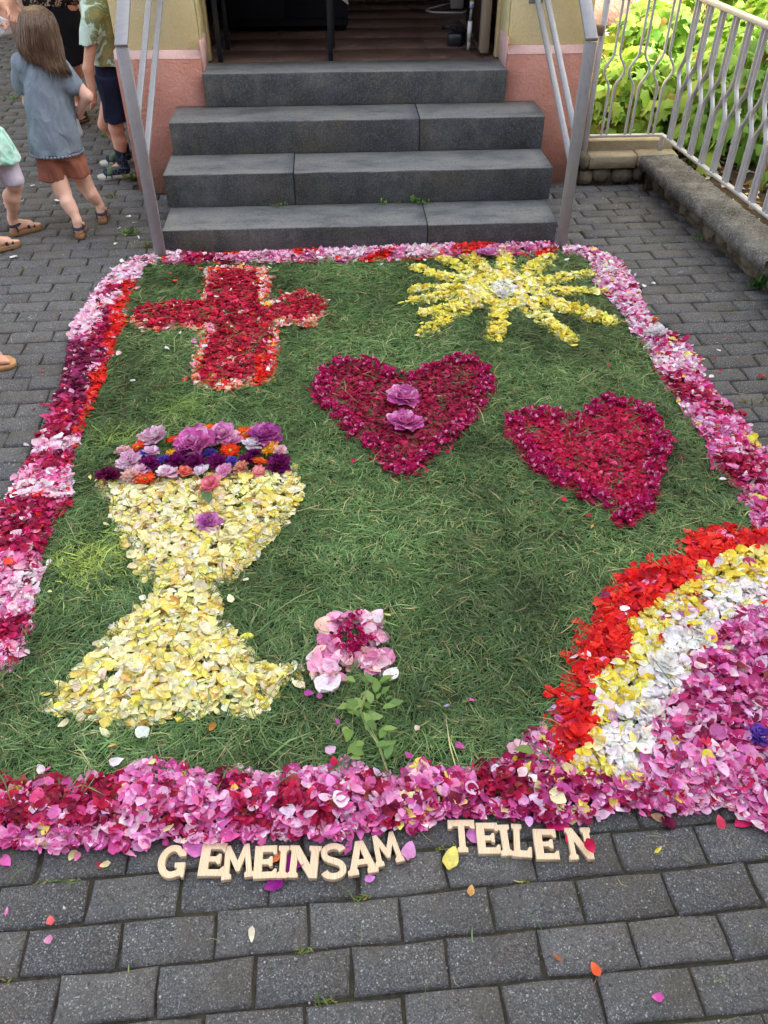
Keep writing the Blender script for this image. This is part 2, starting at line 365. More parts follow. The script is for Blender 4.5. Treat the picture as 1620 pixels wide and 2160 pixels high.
CZ = .018
def poly_at(pts, z=CZ): return np.array([at(x, y, z)[:2] for x, y in pts])
OUT_L = [(335,533),(290,545),(240,570),(205,610),(178,650),(150,690),(146,740),(136,790),(118,840),(100,890),(70,950),(40,1010),(8,1060),(-25,1120),(-60,1200),(-90,1300),(-120,1400),(-150,1520),(-175,1640),(-190,1790)]
IN_L = [(332,553),(300,562),(290,595),(268,640),(258,690),(243,725),(222,790),(195,850),(180,890),(158,950),(150,1010),(150,1055),(110,1105),(88,1170),(88,1210),(66,1290),(60,1330),(40,1400),(0,1418),(-18,1450),(-40,1560),(-60,1640)]
BOT_T = [(-60,1640),(0,1636),(60,1658),(110,1636),(180,1650),(250,1628),(340,1605),(440,1640),(500,1612),(560,1640),(660,1626),(740,1612),(830,1650),(880,1606),(960,1630),(1050,1610),(1100,1590),(1108,1550),(1150,1530)]
BOT_B = [(1800,1750),(1620,1748),(1590,1735),(1530,1700),(1440,1718),(1350,1698),(1290,1715),(1180,1742),(1060,1728),(950,1722),(850,1760),(700,1772),(560,1768),(400,1776),(280,1800),(200,1783),(120,1792),(0,1785),(-190,1800)]
TOP_B = [(345,534),(450,538),(640,530),(900,520),(1172,513),(1172,536),(900,549),(640,554),(345,557)]
OUT_R = [(1190,520),(1250,524),(1310,552),(1345,605),(1358,650),(1392,690),(1440,720),(1475,760),(1482,800),(1530,850),(1560,880),(1592,930),(1622,975),(1680,1070),(1740,1180)]
IN_R = [(1190,536),(1245,546),(1262,600),(1302,650),(1342,700),(1370,750),(1392,790),(1422,830),(1452,880),(1492,930),(1502,980),(1542,1020),(1572,1060),(1592,1110),(1640,1180)]
P_LEFT = poly_at(OUT_L + IN_L[::-1]); P_TOP = poly_at(TOP_B); P_RIGHT = poly_at(OUT_R + IN_R[::-1])
P_BOT = poly_at(BOT_T + [(1165,1600),(1240,1640),(1300,1600),(1400,1625),(1500,1600),(1620,1600),(1800,1600)] + BOT_B)
P_CARPET = poly_at(OUT_L[::-1] + [(350,530),(1172,512)] + OUT_R + [(1800,1300),(1860,1500)] + BOT_B, 0)
def inpoly(P, poly):
    x, y = P[:, 0], P[:, 1]; r = np.zeros(len(P), bool); n = len(poly)
    for i in range(n):
        x1, y1 = poly[i]; x2, y2 = poly[(i+1) % n]
        if y1 == y2: continue
        c = ((y1 > y) != (y2 > y)) & (x < (x2-x1)*(y-y1)/(y2-y1)+x1); r ^= c
    return r
def distpoly(P, poly):
    d = np.full(len(P), 9.0); n = len(poly)
    for i in range(n):
        a = poly[i]; b = poly[(i+1) % n]; ab = b-a; L = ab @ ab + 1e-12
        t = np.clip(((P-a) @ ab)/L, 0, 1); d = np.minimum(d, np.linalg.norm(P-(a+t[:, None]*ab), axis=1))
    return d

# ---- paving stones, running bond, courses turned 2 degrees
paving = empty('paving', (0, 0, 0), 'grey concrete paving stones laid in running bond across the churchyard', None, None, 'structure')
TH = math.radians(1.9); SW, SH = .2035, .1012
ct, st = math.cos(TH), math.sin(TH); A0 = np.array([-.12, .815])
def stone_shape(seed):
    r = np.random.default_rng(seed); hx, hy, d = .0985, .0472, .05
    base = [(-hx,-hy),(0,-hy),(hx,-hy),(hx,0),(hx,hy),(0,hy),(-hx,hy),(-hx,0)]
    base = np.array(base) + r.normal(0, .0019, (8, 2)); inn = base*np.array([(hx-.006)/hx, (hy-.006)/hy]) + r.normal(0, .0018, (8, 2))
    zt = r.normal(0, .0007, 8)
    V = [(x, y, -d) for x, y in base] + [(x, y, -.007+r.normal(0, .0016)) for x, y in base] + [(x, y, -.0008+z) for (x, y), z in zip(inn, zt)] + [(0, 0, r.normal(.0004, .0006))]
    F = []
    for k in range(8):
        k2 = (k+1) % 8; F += [(k, k2, 8+k2, 8+k), (8+k, 8+k2, 16+k2, 16+k)]; F.append((16+k, 16+k2, 24))
    return np.array(V), F
SHAPES = [stone_shape(i) for i in range(10)]; SMESH = [mesh_np('paving_stone', v, f, PAVER, False) for v, f in SHAPES]
cells = []
PORCH_X0, PORCH_X1, PORCH_Y = -1.225, 1.53, 5.275
for j in range(-12, 125):
    offs = random.uniform(-.018, .018) + (.5*SW if j % 2 else 0)
    for i in range(-30, 14):
        u = i*SW + offs + SW/2; v = (j-.5)*SH
        x = A0[0] + ct*u - st*v; y = A0[1] + st*u + ct*v
        cells.append((x, y))
cells = np.array(cells)
q = topx(np.c_[cells, np.zeros(len(cells))])
vis = (q[:, 0] > -260) & (q[:, 0] < 1880) & (q[:, 1] > -60) & (q[:, 1] < 2420) & (cells[:, 1] > .2)
dcar = distpoly(cells, P_CARPET); inside = inpoly(cells, P_CARPET) & (dcar > .13)
inporch = ((cells[:, 0] > PORCH_X0-.02) & (cells[:, 0] < PORCH_X1+.05) & (cells[:, 1] > PORCH_Y)) | ((cells[:, 0] > -.85) & (cells[:, 0] < 1.13) & (cells[:, 1] > 4.36) & (cells[:, 1] < 5.3))
wallx = 1.975 + (5.265-cells[:, 1])*.0975
inwall = (cells[:, 0] > wallx + .09) | ((cells[:, 0] > 1.5) & (cells[:, 1] > 5.24))
keep = vis & ~inside & ~inporch & ~inwall
cells = cells[keep]; q = q[keep]
inframe = (q[:, 0] > -20) & (q[:, 0] < 1640) & (q[:, 1] > -10) & (q[:, 1] < 2175) & ~inpoly(cells, P_CARPET)
order = np.argsort(np.where(inframe, np.linalg.norm(cells, axis=1), 100+np.linalg.norm(cells, axis=1)))
restV, restF = [], []
for k, idx in enumerate(order):
    x, y = cells[idx]; s = random.randrange(10)
    m4 = Matrix.Translation((x, y, random.gauss(0, .0016))) @ Matrix.Rotation(TH + random.gauss(0, .006) + (math.pi if random.random() < .5 else 0), 4, 'Z') @ Matrix.Rotation(random.gauss(0, .008), 4, 'X') @ Matrix.Rotation(random.gauss(0, .004), 4, 'Y')
    if k < 300 and inframe[idx]: link('paving_stone', SMESH[s], paving, mat4=m4)
    else:
        v, f = SHAPES[s]; mm = np.array(m4); b = len(restV)
        restV += [tuple(p) for p in v @ mm[:3, :3].T + mm[:3, 3]]; restF += [tuple(i+b for i in ff) for ff in f]
tag(link('paving_stone', mesh_np('paving_stones_far', np.array(restV), restF, PAVER), paving), kind='stuff')

# ---- church: porch in front, nave wall behind
church = empty('church', (.15, 5.3, 0), 'yellow plastered church porch with pink plinth around an open doorway', 'church')
church.location = (0, 0, 0)
OX0, OX1 = -.738, 1.032; PT = .775; WY = PORCH_Y + .022; TOP = 6.5; ND = 9.9; FLOOR = .668
def wallbox(name, lo, hi, mat, bev=.004): return MB().box(lo, hi, bev).build(name, mat, church)
for x0, x1 in ((PORCH_X0, OX0), (OX1, PORCH_X1)):
    wallbox('plinth', (x0, PORCH_Y, -.02), (x1, PORCH_Y+.45, PT-.03), PINK)
    # sloping ledge along the top of the plinth
    mb = MB(); mb.add([(x0, PORCH_Y, PT-.03), (x1, PORCH_Y, PT-.03), (x1, WY, PT+.012), (x0, WY, PT+.012), (x0, PORCH_Y+.44, PT-.031), (x1, PORCH_Y+.44, PT-.031), (x1, PORCH_Y+.44, PT+.012), (x0, PORCH_Y+.44, PT+.012)],
        [(0,1,2,3),(3,2,6,7),(1,5,6,2),(0,3,7,4),(5,4,7,6)]); mb.build('plinth_ledge', PALEP, church)
    wallbox('wall', (x0 + (.02 if x0 < 0 else 0), WY, PT+.012), (x1 - (.02 if x0 > 0 else 0), PORCH_Y+.45, 2.9), YEL)
# porch sides, upper wall, roof, nave
wallbox('side_wall', (PORCH_X0+.02, PORCH_Y+.451, -.02), (PORCH_X0+.25, ND-.001, TOP-.001), YEL)
wallbox('side_wall', (PORCH_X1-.25, PORCH_Y+.451, -.02), (PORCH_X1-.02, ND-.001, TOP-.001), YEL)
wallbox('side_plinth', (PORCH_X0, PORCH_Y+.453, -.02), (PORCH_X0+.1, ND-.002, PT-.03), PINK)
wallbox('side_plinth', (PORCH_X1-.1, PORCH_Y+.453, -.02), (PORCH_X1, ND-.002, PT-.03), PINK)
wallbox('upper_wall', (PORCH_X0+.02, WY, 2.902), (PORCH_X1-.02, PORCH_Y+.45, TOP-.002), YEL)
rf = MB(); rf.add([(PORCH_X0-.3, 5.2, TOP), (PORCH_X1+.3, 5.2, TOP), (PORCH_X1+.3, ND, TOP), (PORCH_X0-.3, ND, TOP), (.15, 5.2, TOP+1.3), (.15, ND, TOP+1.3)],
    [(0,1,4),(1,2,5,4),(3,0,4,5),(2,3,5),(0,3,2,1)]); rf.build('roof', simple('roof_tile', (.12, .045, .03), .8), church)
wallbox('nave_wall', (-9, ND, .8), (-.001, ND+.6, 9), YEL); wallbox('nave_wall', (.001, ND, .8), (9, ND+.6, 9), YEL)
wallbox('nave_plinth', (-9, ND-.05, -.02), (9, ND+.6, .799), mat_plaster('rough_pink_plinth', hexl('#b98e80'), hexl('#d8b8a8'), 1.0, 22))
# reveals of the doorway: splayed yellow reveal over pink foot, then a thin frame
for sgn, xo in ((1, OX0), (-1, OX1)):
    a, b = sorted((xo+.0015*sgn, xo + .012*sgn))
    MB().box((a, PORCH_Y+.004, .676), (b, PORCH_Y+.25, PT+.06), .002).build('reveal_foot', PALEP, church)
    MB().box((a, WY+.004, PT+.061), (b, PORCH_Y+.25, 2.9), .002).build('reveal', simple('reveal_paint', hexl('#e6d9a6'), .8), church)
    a, b = sorted((xo + .0005*sgn, xo + .03*sgn))
    MB().box((a, PORCH_Y+.252, .676), (b, PORCH_Y+.31, 2.9), .003).build('door_frame', simple('frame_paint', hexl('#cdbb8c'), .6), church)
# interior: dark room with tiled floor
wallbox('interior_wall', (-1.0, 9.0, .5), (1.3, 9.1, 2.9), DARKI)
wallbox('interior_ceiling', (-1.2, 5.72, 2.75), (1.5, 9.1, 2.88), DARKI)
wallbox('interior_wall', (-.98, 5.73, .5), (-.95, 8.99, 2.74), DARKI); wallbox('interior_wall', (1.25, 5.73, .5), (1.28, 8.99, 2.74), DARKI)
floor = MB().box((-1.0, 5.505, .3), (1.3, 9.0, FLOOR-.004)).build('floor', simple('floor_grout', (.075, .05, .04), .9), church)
ty = 5.508; j = 0
while ty < 8.9:
    tx = -.99 + (.0 if j % 2 == 0 else -.0)
    while tx < 1.25:
        x1 = min(tx+.3205, 1.29); MB().box((tx, ty, FLOOR-.02), (x1, ty+.3205, FLOOR), .0006).build('floor_tile', TILE, floor); tx += .322
    ty += .322; j += 1
# door leaf standing open inside
dl = MB().bar((1.000-.055, 5.62, FLOOR+.02), (1.000-.055, 5.62, 2.7), .052, .085, (0, 1, 0), .004).build('door_leaf', DOORW, church)
MB().box((.955, 5.665, FLOOR+.02), (.985, 6.5, 2.7), .003).build('door_panel', simple('dark_door_wood', (.05, .032, .022), .7), church)

# ---- stone steps
steps = empty('stone_steps', (.15, 4.3, 0), 'four grey basalt steps leading up to the church doorway', 'steps'); steps.location = (0, 0, 0)
ZS = [.1442, .3207, .4972, .6737]; YS = [4.292, 4.615, 4.944, 5.24]
XL = [-.919, -.931, -.915, OX0+.002]; XR = [1.189, 1.211, 1.213, OX1-.002]; JN = [.488, -.225, .495, None]
YB = [4.70, 5.03, PORCH_Y-.003, 5.506]
def slab(x0, x1, y0, y1, z0, z1, seed):
    # block with a worn, slightly wavering front arris
    r = np.random.default_rng(seed); n = max(6, int((x1-x0)/.06)); xs = np.linspace(x0, x1, n); b = .006
    rows = [[(x, y0, z0) for x in xs], [(x, y0+r.normal(0, .0007), z1-b+r.normal(0, .001)) for x in xs], [(x, y0+b*.35+abs(r.normal(0, .0008)), z1-b*.3) for x in xs], [(x, y0+b+r.normal(0, .001), z1) for x in xs], [(x, (y0+y1)/2, z1+r.normal(0, .0008)) for x in xs], [(x, y1, z1) for x in xs], [(x, y1, z0) for x in xs]]
    V = [p for rw in rows for p in rw]; F = []
    for a in range(len(rows)-1):
        for k in range(n-1): F.append((a*n+k, a*n+k+1, (a+1)*n+k+1, (a+1)*n+k))
    F.append(tuple(a*n for a in range(len(rows)))[::-1]); F.append(tuple(a*n+n-1 for a in range(len(rows))))
    return V, F
sd = 0
for k in range(4):
    z0 = -.02 if k == 0 else ZS[k-1]-.03*0 + .0015
    xs = [XL[k], XR[k]] if JN[k] is None else [XL[k], JN[k], XR[k]]
    for a in range(len(xs)-1):
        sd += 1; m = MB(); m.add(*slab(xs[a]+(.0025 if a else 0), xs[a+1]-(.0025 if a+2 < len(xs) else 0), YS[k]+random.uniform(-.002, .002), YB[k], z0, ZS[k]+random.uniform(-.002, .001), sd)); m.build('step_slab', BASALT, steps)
MB().box((-.88, 4.72, -.02), (1.17, 5.27, .30)).build('step_core', simple('mortar', (.05, .048, .045), .9), steps)

# ---- garden ground, low wall with coping, fence
garden = MB(); garden.box((2.16, -2.0, -.012), (9.0, 9.8, .05)); garden.box((1.531, 5.43, -.011), (2.159, 9.8, .051)); 
tag(garden.build('garden_ground', SOIL), 'dry garden soil with fallen leaves behind the metal fence', None, None, 'structure')
lw = empty('low_wall', (2.0, 5.0, 0), 'low rubble wall with dark weathered concrete coping right of the steps', 'wall'); lw.location = (0, 0, 0)
def wx(y): return 1.975 + (5.265-y)*.0975
def rough_slab(name, p0, p1, wl, wr, z0, z1, mat, seed, n=24, jag=.006):
    r = np.random.default_rng(seed); p0 = np.array(p0); p1 = np.array(p1); d = (p1-p0)/np.linalg.norm(p1-p0); nn = np.array([d[1], -d[0]])
    V = []; 
    for k in range(n):
        c = p0 + (p1-p0)*k/(n-1); jl = r.normal(0, jag); jr = r.normal(0, jag*.5); zz = r.normal(0, .002)
        prof = [(-wl+jl+.006, z0+.004), (-wl+jl, z0+.012), (-wl+jl*1.1, z1-.006+zz), (-wl+jl+.006, z1+zz), (-wl*.3, z1+r.normal(.001, .002)), (wr*.4, z1+r.normal(.001, .002)), (wr+jr, z1), (wr+jr, z0)]
        V += [(*(c + nn*o), z) for o, z in prof]
    m = 8; F = []
    for k in range(n-1):
        for a in range(m): F.append((k*m+a, k*m+(a+1) % m, (k+1)*m+(a+1) % m, (k+1)*m+a))
    F.append(tuple(range(m))); F.append(tuple((n-1)*m+a for a in range(m))[::-1])
    mb = MB(); mb.add(V, [f[::-1] for f in F]); return mb.build(name, mat, lw)
# direction of travel: towards the camera; left offset is the court side
rough_slab('coping_stone', (wx(5.21)+.055, 5.21), (wx(3.66)+.055, 3.66), .098, .13, .122, .185, COPING, 3, 90, .0035)
rough_slab('coping_stone', (wx(3.60)+.055, 3.60), (wx(1.2)+.055, 1.2), .06, .13, .085, .15, COPING, 4, 40)
MB().box((1.56, 5.345, -.02), (2.16, 5.42, .235), .006).build('upstand', PALEC, lw)
m = MB(); m.box((1.60, 5.225, .10), (1.905, 5.343, .178), .008); m.build('coping_stone', PALEC, lw)
m = MB(); m.box((1.54, 5.21, .10), (1.598, 5.343, .19), .02); m.build('coping_stone', RUBBLE, lw)
m = MB(); m.box((1.907, 5.215, .11), (2.16, 5.343, .183), .01); m.build('coping_stone', PALEC, lw)
def rubble(c, half, seed):
    r = np.random.default_rng(seed); V = []; F = []
    n, k = 8, 5
    for a in range(k):
        ph = math.pi*(a+.5)/k
        for b in range(n):
            th = 2*math.pi*b/n; v = np.array([math.sin(ph)*math.cos(th), math.sin(ph)*math.sin(th), math.cos(ph)])
            v = np.sign(v)*np.abs(v)**.55*(1+r.normal(0, .07)); V.append(np.array(c)+v*np.array(half))
    for a in range(k-1):
        for b in range(n): F.append((a*n+b, (a+1)*n+b, (a+1)*n+(b+1) % n, a*n+(b+1) % n))
    F.append(tuple(range(n))); F.append(tuple((k-1)*n+b for b in range(n))[::-1])
    return V, F
def lump(x, y, z, s):   # cheap value noise for stone faces
    return math.sin(x*37+y*53+s)*math.sin(y*31-z*47+s*1.7) + .6*math.sin(y*83+z*61+s*.3)*math.sin(z*97-y*29)
V, F = [], []; ys_ = np.arange(5.27, 1.15, -.022); zs_ = np.linspace(-.02, .13, 9)
for y in ys_:
    for z in zs_:
        zt = z if y > 3.63 else z*.72; V.append((wx(y) + .012 + .30*(z+.02)*.12 + .009*lump(0, y, zt, 2) + .006*lump(0, y*2.3, zt*2.1, 5) + random.gauss(0, .0016), y, zt))
n_ = len(zs_)
for i_ in range(len(ys_)-1):
    for k in range(n_-1): F.append((i_*n_+k, i_*n_+k+1, (i_+1)*n_+k+1, (i_+1)*n_+k))
m = MB(); m.add(V, F); m.build('mortar_face', mat_mortar(), lw, True)
sd = 50; y = 5.10
while y > 1.2:
    L = random.uniform(.07, .17); hh = random.uniform(.028, .055); z = random.uniform(.02, .075) if y > 3.6 else random.uniform(.02, .05); sd += 1
    mb = MB(); mb.add(*rubble((wx(y)+.032, y, z), (.030+random.uniform(0, .010), L*.5, hh), sd)); mb.build('rubble_stone', RUBBLE, lw)
    y -= L*.75 + random.uniform(.02, .16)
for x, wd, z in ((1.60, .09, .04), (1.70, .13, .055), (1.835, .15, .045), (1.94, .07, .06)):
    sd += 1; mb = MB(); mb.add(*rubble((x, 5.285, z), (wd*.5, .045, .048), sd)); mb.build('rubble_stone', RUBBLE, lw)
MB().box((1.535, 5.272, -.02), (2.0, 5.343, .099), .004).build('mortar_face', mat_mortar(), lw)
core = MB(); core.add([(wx(5.2)+.04, 5.2, -.02), (wx(1.2)+.04, 1.2, -.02), (wx(1.2)+.17, 1.2, -.02), (wx(5.2)+.17, 5.2, -.02)] + [(wx(5.2)+.04, 5.2, .084), (wx(1.2)+.04, 1.2, .084), (wx(1.2)+.17, 1.2, .084), (wx(5.2)+.17, 5.2, .084)], [(0,1,5,4),(1,2,6,5),(2,3,7,6),(3,0,4,7),(4,5,6,7)])
core.build('wall_core', simple('old_mortar', (.11, .09, .065), .95, .1, nscale=40, var=.4, bump=.8), lw)

fence = empty('metal_fence', (2.0, 5.3, .2), 'light grey painted metal fence with bulging baluster pairs on the low wall', 'fence'); fence.location = (0, 0, 0)
ZB, ZT = .275, 1.03
def fx(y): return 2.066 + (5.24-y)*.0862
CX, CY = fx(5.31), 5.31
MB().bar((1.60, CY, ZB), (CX+.012, CY, ZB), .03, .014, bev=.002).build('bottom_rail', FENCEM, fence)
MB().bar((1.585, CY, ZT), (CX+.02, CY, ZT), .045, .022, bev=.003).build('top_rail', FENCEM, fence)
MB().bar((fx(5.285), 5.285, ZB+.001), (fx(1.0), 1.0, ZB+.001), .03, .014, bev=.002).build('bottom_rail', FENCEM, fence)
MB().bar((fx(5.28), 5.28, ZT+.001), (fx(1.0), 1.0, ZT+.001), .045, .022, bev=.003).build('top_rail', FENCEM, fence)
MB().bar((1.578, CY, .15), (1.578, CY, ZT+.01), .03, .03, (0, 1, 0), .003).build('post', FENCEM, fence)
MB().bar((CX+.005, CY-.003, .18), (CX+.005, CY-.003, ZB-.008), .024, .024, (0, 1, 0), .003).build('post', FENCEM, fence)
MB().bar((1.51, CY-.03, .86), (1.575, CY-.03, .86), .035, .05, bev=.003).build('wall_bracket', simple('bracket_rust', (.16, .10, .06), .8), fence)
def baluster(c, d, sgn):
    # flat bar, straight, swelling away from its partner at mid height
    c = np.array(c); d = nrm2(d); n_ = np.array([-d[1], d[0], 0]); d3 = np.array([d[0], d[1], 0])
    zz = np.array([0, .36, .40, .43, .47, .51, .55, .58, .62, 1.0]); off = np.array([0, 0, .009, .026, .043, .043, .026, .009, 0, 0])
    zz = ZB+.006 + zz*(ZT-ZB-.016); P = [np.array([*(c + d*sgn*(.0165+o)), z]) for z, o in zip(zz, off)]; V = []; F = []; m = len(P)
    for i, p_ in enumerate(P):
        t = P[min(i+1, m-1)]-P[max(i-1, 0)]; t /= np.linalg.norm(t); u = np.cross(n_, t)
        for a_, b_ in ((-1,-1),(1,-1),(1,1),(-1,1)): V.append(p_ + u*a_*.0052 + n_*b_*.0105)
    for i in range(m-1):
        for k in range(4): F.append((i*4+k, i*4+(k+1) % 4, (i+1)*4+(k+1) % 4, (i+1)*4+k))
    mb = MB(); mb.add(V, F); mb.build('baluster', FENCEM, fence)
def nrm2(v): v = np.array(v, float); return v/np.linalg.norm(v)
for x in (1.688, 1.838, 1.985):
    for s_ in (-1, 1): baluster((x, CY), (1, 0), s_)
yy = 5.20
while yy > 1.2:
    for s_ in (-1, 1): baluster((fx(yy), yy), (fx(0)-fx(1), -1), s_)
    yy -= .1495

# ---- house added out of view past the garden, placed to shade the court
house = empty('added_shade_house', (9, 0, 0), 'plain pale rendered house added out of view right of the garden to shade the court', 'house'); house.location = (0, 0, 0)
HX0, HX1, HY0, HY1, HH = 6.4, 8.6, -9.0, 4.2, 9.8
MB().box((HX0, HY0, -.02), (HX1, HY1, HH)).build('wall', mat_plaster('house_render', hexl('#cbbfa8'), hexl('#dccfb8')), house)
r = MB(); r.add([(HX0-.3, HY0-.3, HH), (HX1+.3, HY0-.3, HH), (HX1+.3, HY1+.1, HH), (HX0-.3, HY1+.1, HH), ((HX0+HX1)/2, HY0-.3, HH+2.4), ((HX0+HX1)/2, HY1+.1, HH+2.4)], [(0,1,4),(1,2,5,4),(3,0,4,5),(2,3,5),(0,3,2,1)]); r.build('roof', simple('house_roof', (.11, .045, .03), .8), house)
WWHITE = simple('window_white', (.7, .7, .68), .5); PGLASS = simple('pane_glass', (.02, .025, .03), .08, .6)
for k in range(4):
    for fl in (1.0, 3.9, 6.4):
        y0 = -7.5 + k*2.7; wn = MB().box((HX0-.02, y0, fl), (HX0+.02, y0+1.1, fl+1.4), .004).build('window', WWHITE, house)
        MB().box((HX0-.026, y0+.08, fl+.08), (HX0-.021, y0+1.02, fl+1.32)).build('pane', PGLASS, wn)
# ---- unseen brick barn, added behind the camera to keep low sky off the court
barn = empty('added_shade_barn', (0, 0, 0), 'long dark brick barn added out of view behind the camera to cut the low sky light', 'barn')
MB().box((-16, -13.0, -.02), (5.6, -6.5, 7.2)).build('wall', mat_plaster('barn_brick', (.11, .062, .045), (.16, .09, .065), .8, 18), barn)
r = MB(); r.add([(-16.4, -13.4, 7.2), (6.0, -13.4, 7.2), (6.0, -6.1, 7.2), (-16.4, -6.1, 7.2), (-16.4, -9.75, 10.2), (6.0, -9.75, 10.2)], [(0,1,5,4),(2,3,4,5),(1,2,5),(3,0,4),(0,3,2,1)]); r.build('roof', simple('barn_roof', (.10, .045, .032), .8), barn)
for x in (-11, -4): MB().box((x, -6.53, 0), (x+2.6, -6.47, 3.0), .01).build('gate', simple('barn_gate', (.08, .055, .035), .8, nscale=12), barn)
# ================================================================== FLOWER CARPET
# ---- petal shapes
def petal_shape(seed, kind='rose'):
    r = np.random.default_rng(seed); nt_, nx = 6, 5
    V = []; T = []
    cup = r.uniform(.10, .32); curl = r.uniform(-.15, .38); tw = r.uniform(-.25, .25); asp = r.uniform(.78, 1.05); notch = r.uniform(0, .10); ruf = r.uniform(.0, .07)
    if kind == 'long': asp *= .5; cup *= .8
    for i in range(nt_):
        t = i/(nt_-1); wd = asp*.5*(math.sin(math.pi*min(1, (t*.80+.12)))**.75) * (.50 + .62*t if t < .8 else 1.0)
        if i == nt_-1: wd *= .74
        if i == 0: wd *= .55
        for j in range(nx):
            s = (j/(nx-1))*2-1
            x = s*wd; y = t - .5
            if i == nt_-1: y += -.10*s*s + notch*(abs(s)-.5)*1.0
            if i == nt_-2: y += -.03*s*s
            z = cup*(s*s)*(.4+.6*t)*.55 + curl*(t-.45)**2*(1 if t > .45 else .6) + tw*s*(t-.5)*.5 + ruf*math.sin(4*s+seed)*t + r.normal(0, .016)
            V.append((x, y, z)); T.append(t - (.0 if abs(s) < .9 else -.04))
    F = [(i*nx+j, i*nx+j+1, (i+1)*nx+j+1, (i+1)*nx+j) for i in range(nt_-1) for j in range(nx-1)]
    return np.array(V, np.float32), np.array(F, np.int32), np.clip(np.array(T, np.float32), 0, 1)
PS = [petal_shape(i) for i in range(12)] + [petal_shape(100+i, 'long') for i in range(6)]
def thin(ps):   # lighter grid for the petals deep in the piles
    v, f, t = ps; id_ = [r_*5+q_ for r_ in (0, 2, 4, 5) for q_ in (0, 1, 3, 4)]
    return v[id_], np.array([(i*4+j, i*4+j+1, (i+1)*4+j+1, (i+1)*4+j) for i in range(3) for j in range(3)], np.int32), t[id_]
PSL = [thin(q_) for q_ in PS]
PMESH = [mesh_np('petal', v, f, PETO, True, {'t': t}) for v, f, t in PS]
def eulerR(rz, tx, ty):
    cz, sz = np.cos(rz), np.sin(rz); cx, sx = np.cos(tx), np.sin(tx); c2, s2 = np.cos(ty), np.sin(ty)
    n = len(rz); Z = np.zeros((n,3,3)); X = np.zeros((n,3,3)); Y = np.zeros((n,3,3))
    Z[:,0,0]=cz; Z[:,0,1]=-sz; Z[:,1,0]=sz; Z[:,1,1]=cz; Z[:,2,2]=1
    X[:,0,0]=1; X[:,1,1]=cx; X[:,1,2]=-sx; X[:,2,1]=sx; X[:,2,2]=cx
    Y[:,1,1]=1; Y[:,0,0]=c2; Y[:,0,2]=s2; Y[:,2,0]=-s2; Y[:,2,2]=c2
    return Z @ X @ Y
def jitter(col, n, hv=.10):
    c = np.array(col)[None]*np.ones((n,1)); c = c*np.exp(rng.normal(0, hv, (n,1))); c = c*np.exp(rng.normal(0, hv*.4, (n,3)))
    return np.clip(c, 0, .93)
def pal(*items):
    cs = [hexl(h) for h, _ in items]; ws = np.array([w_ for _, w_ in items], float); return cs, ws/ws.sum()
def pick(p, n):
    cs, ws = p; k = rng.choice(len(cs), n, p=ws); return np.clip(np.array(cs)[k]*np.exp(rng.normal(0, .10, (n,1)))*np.exp(rng.normal(0, .05, (n,3))), 0, .93)
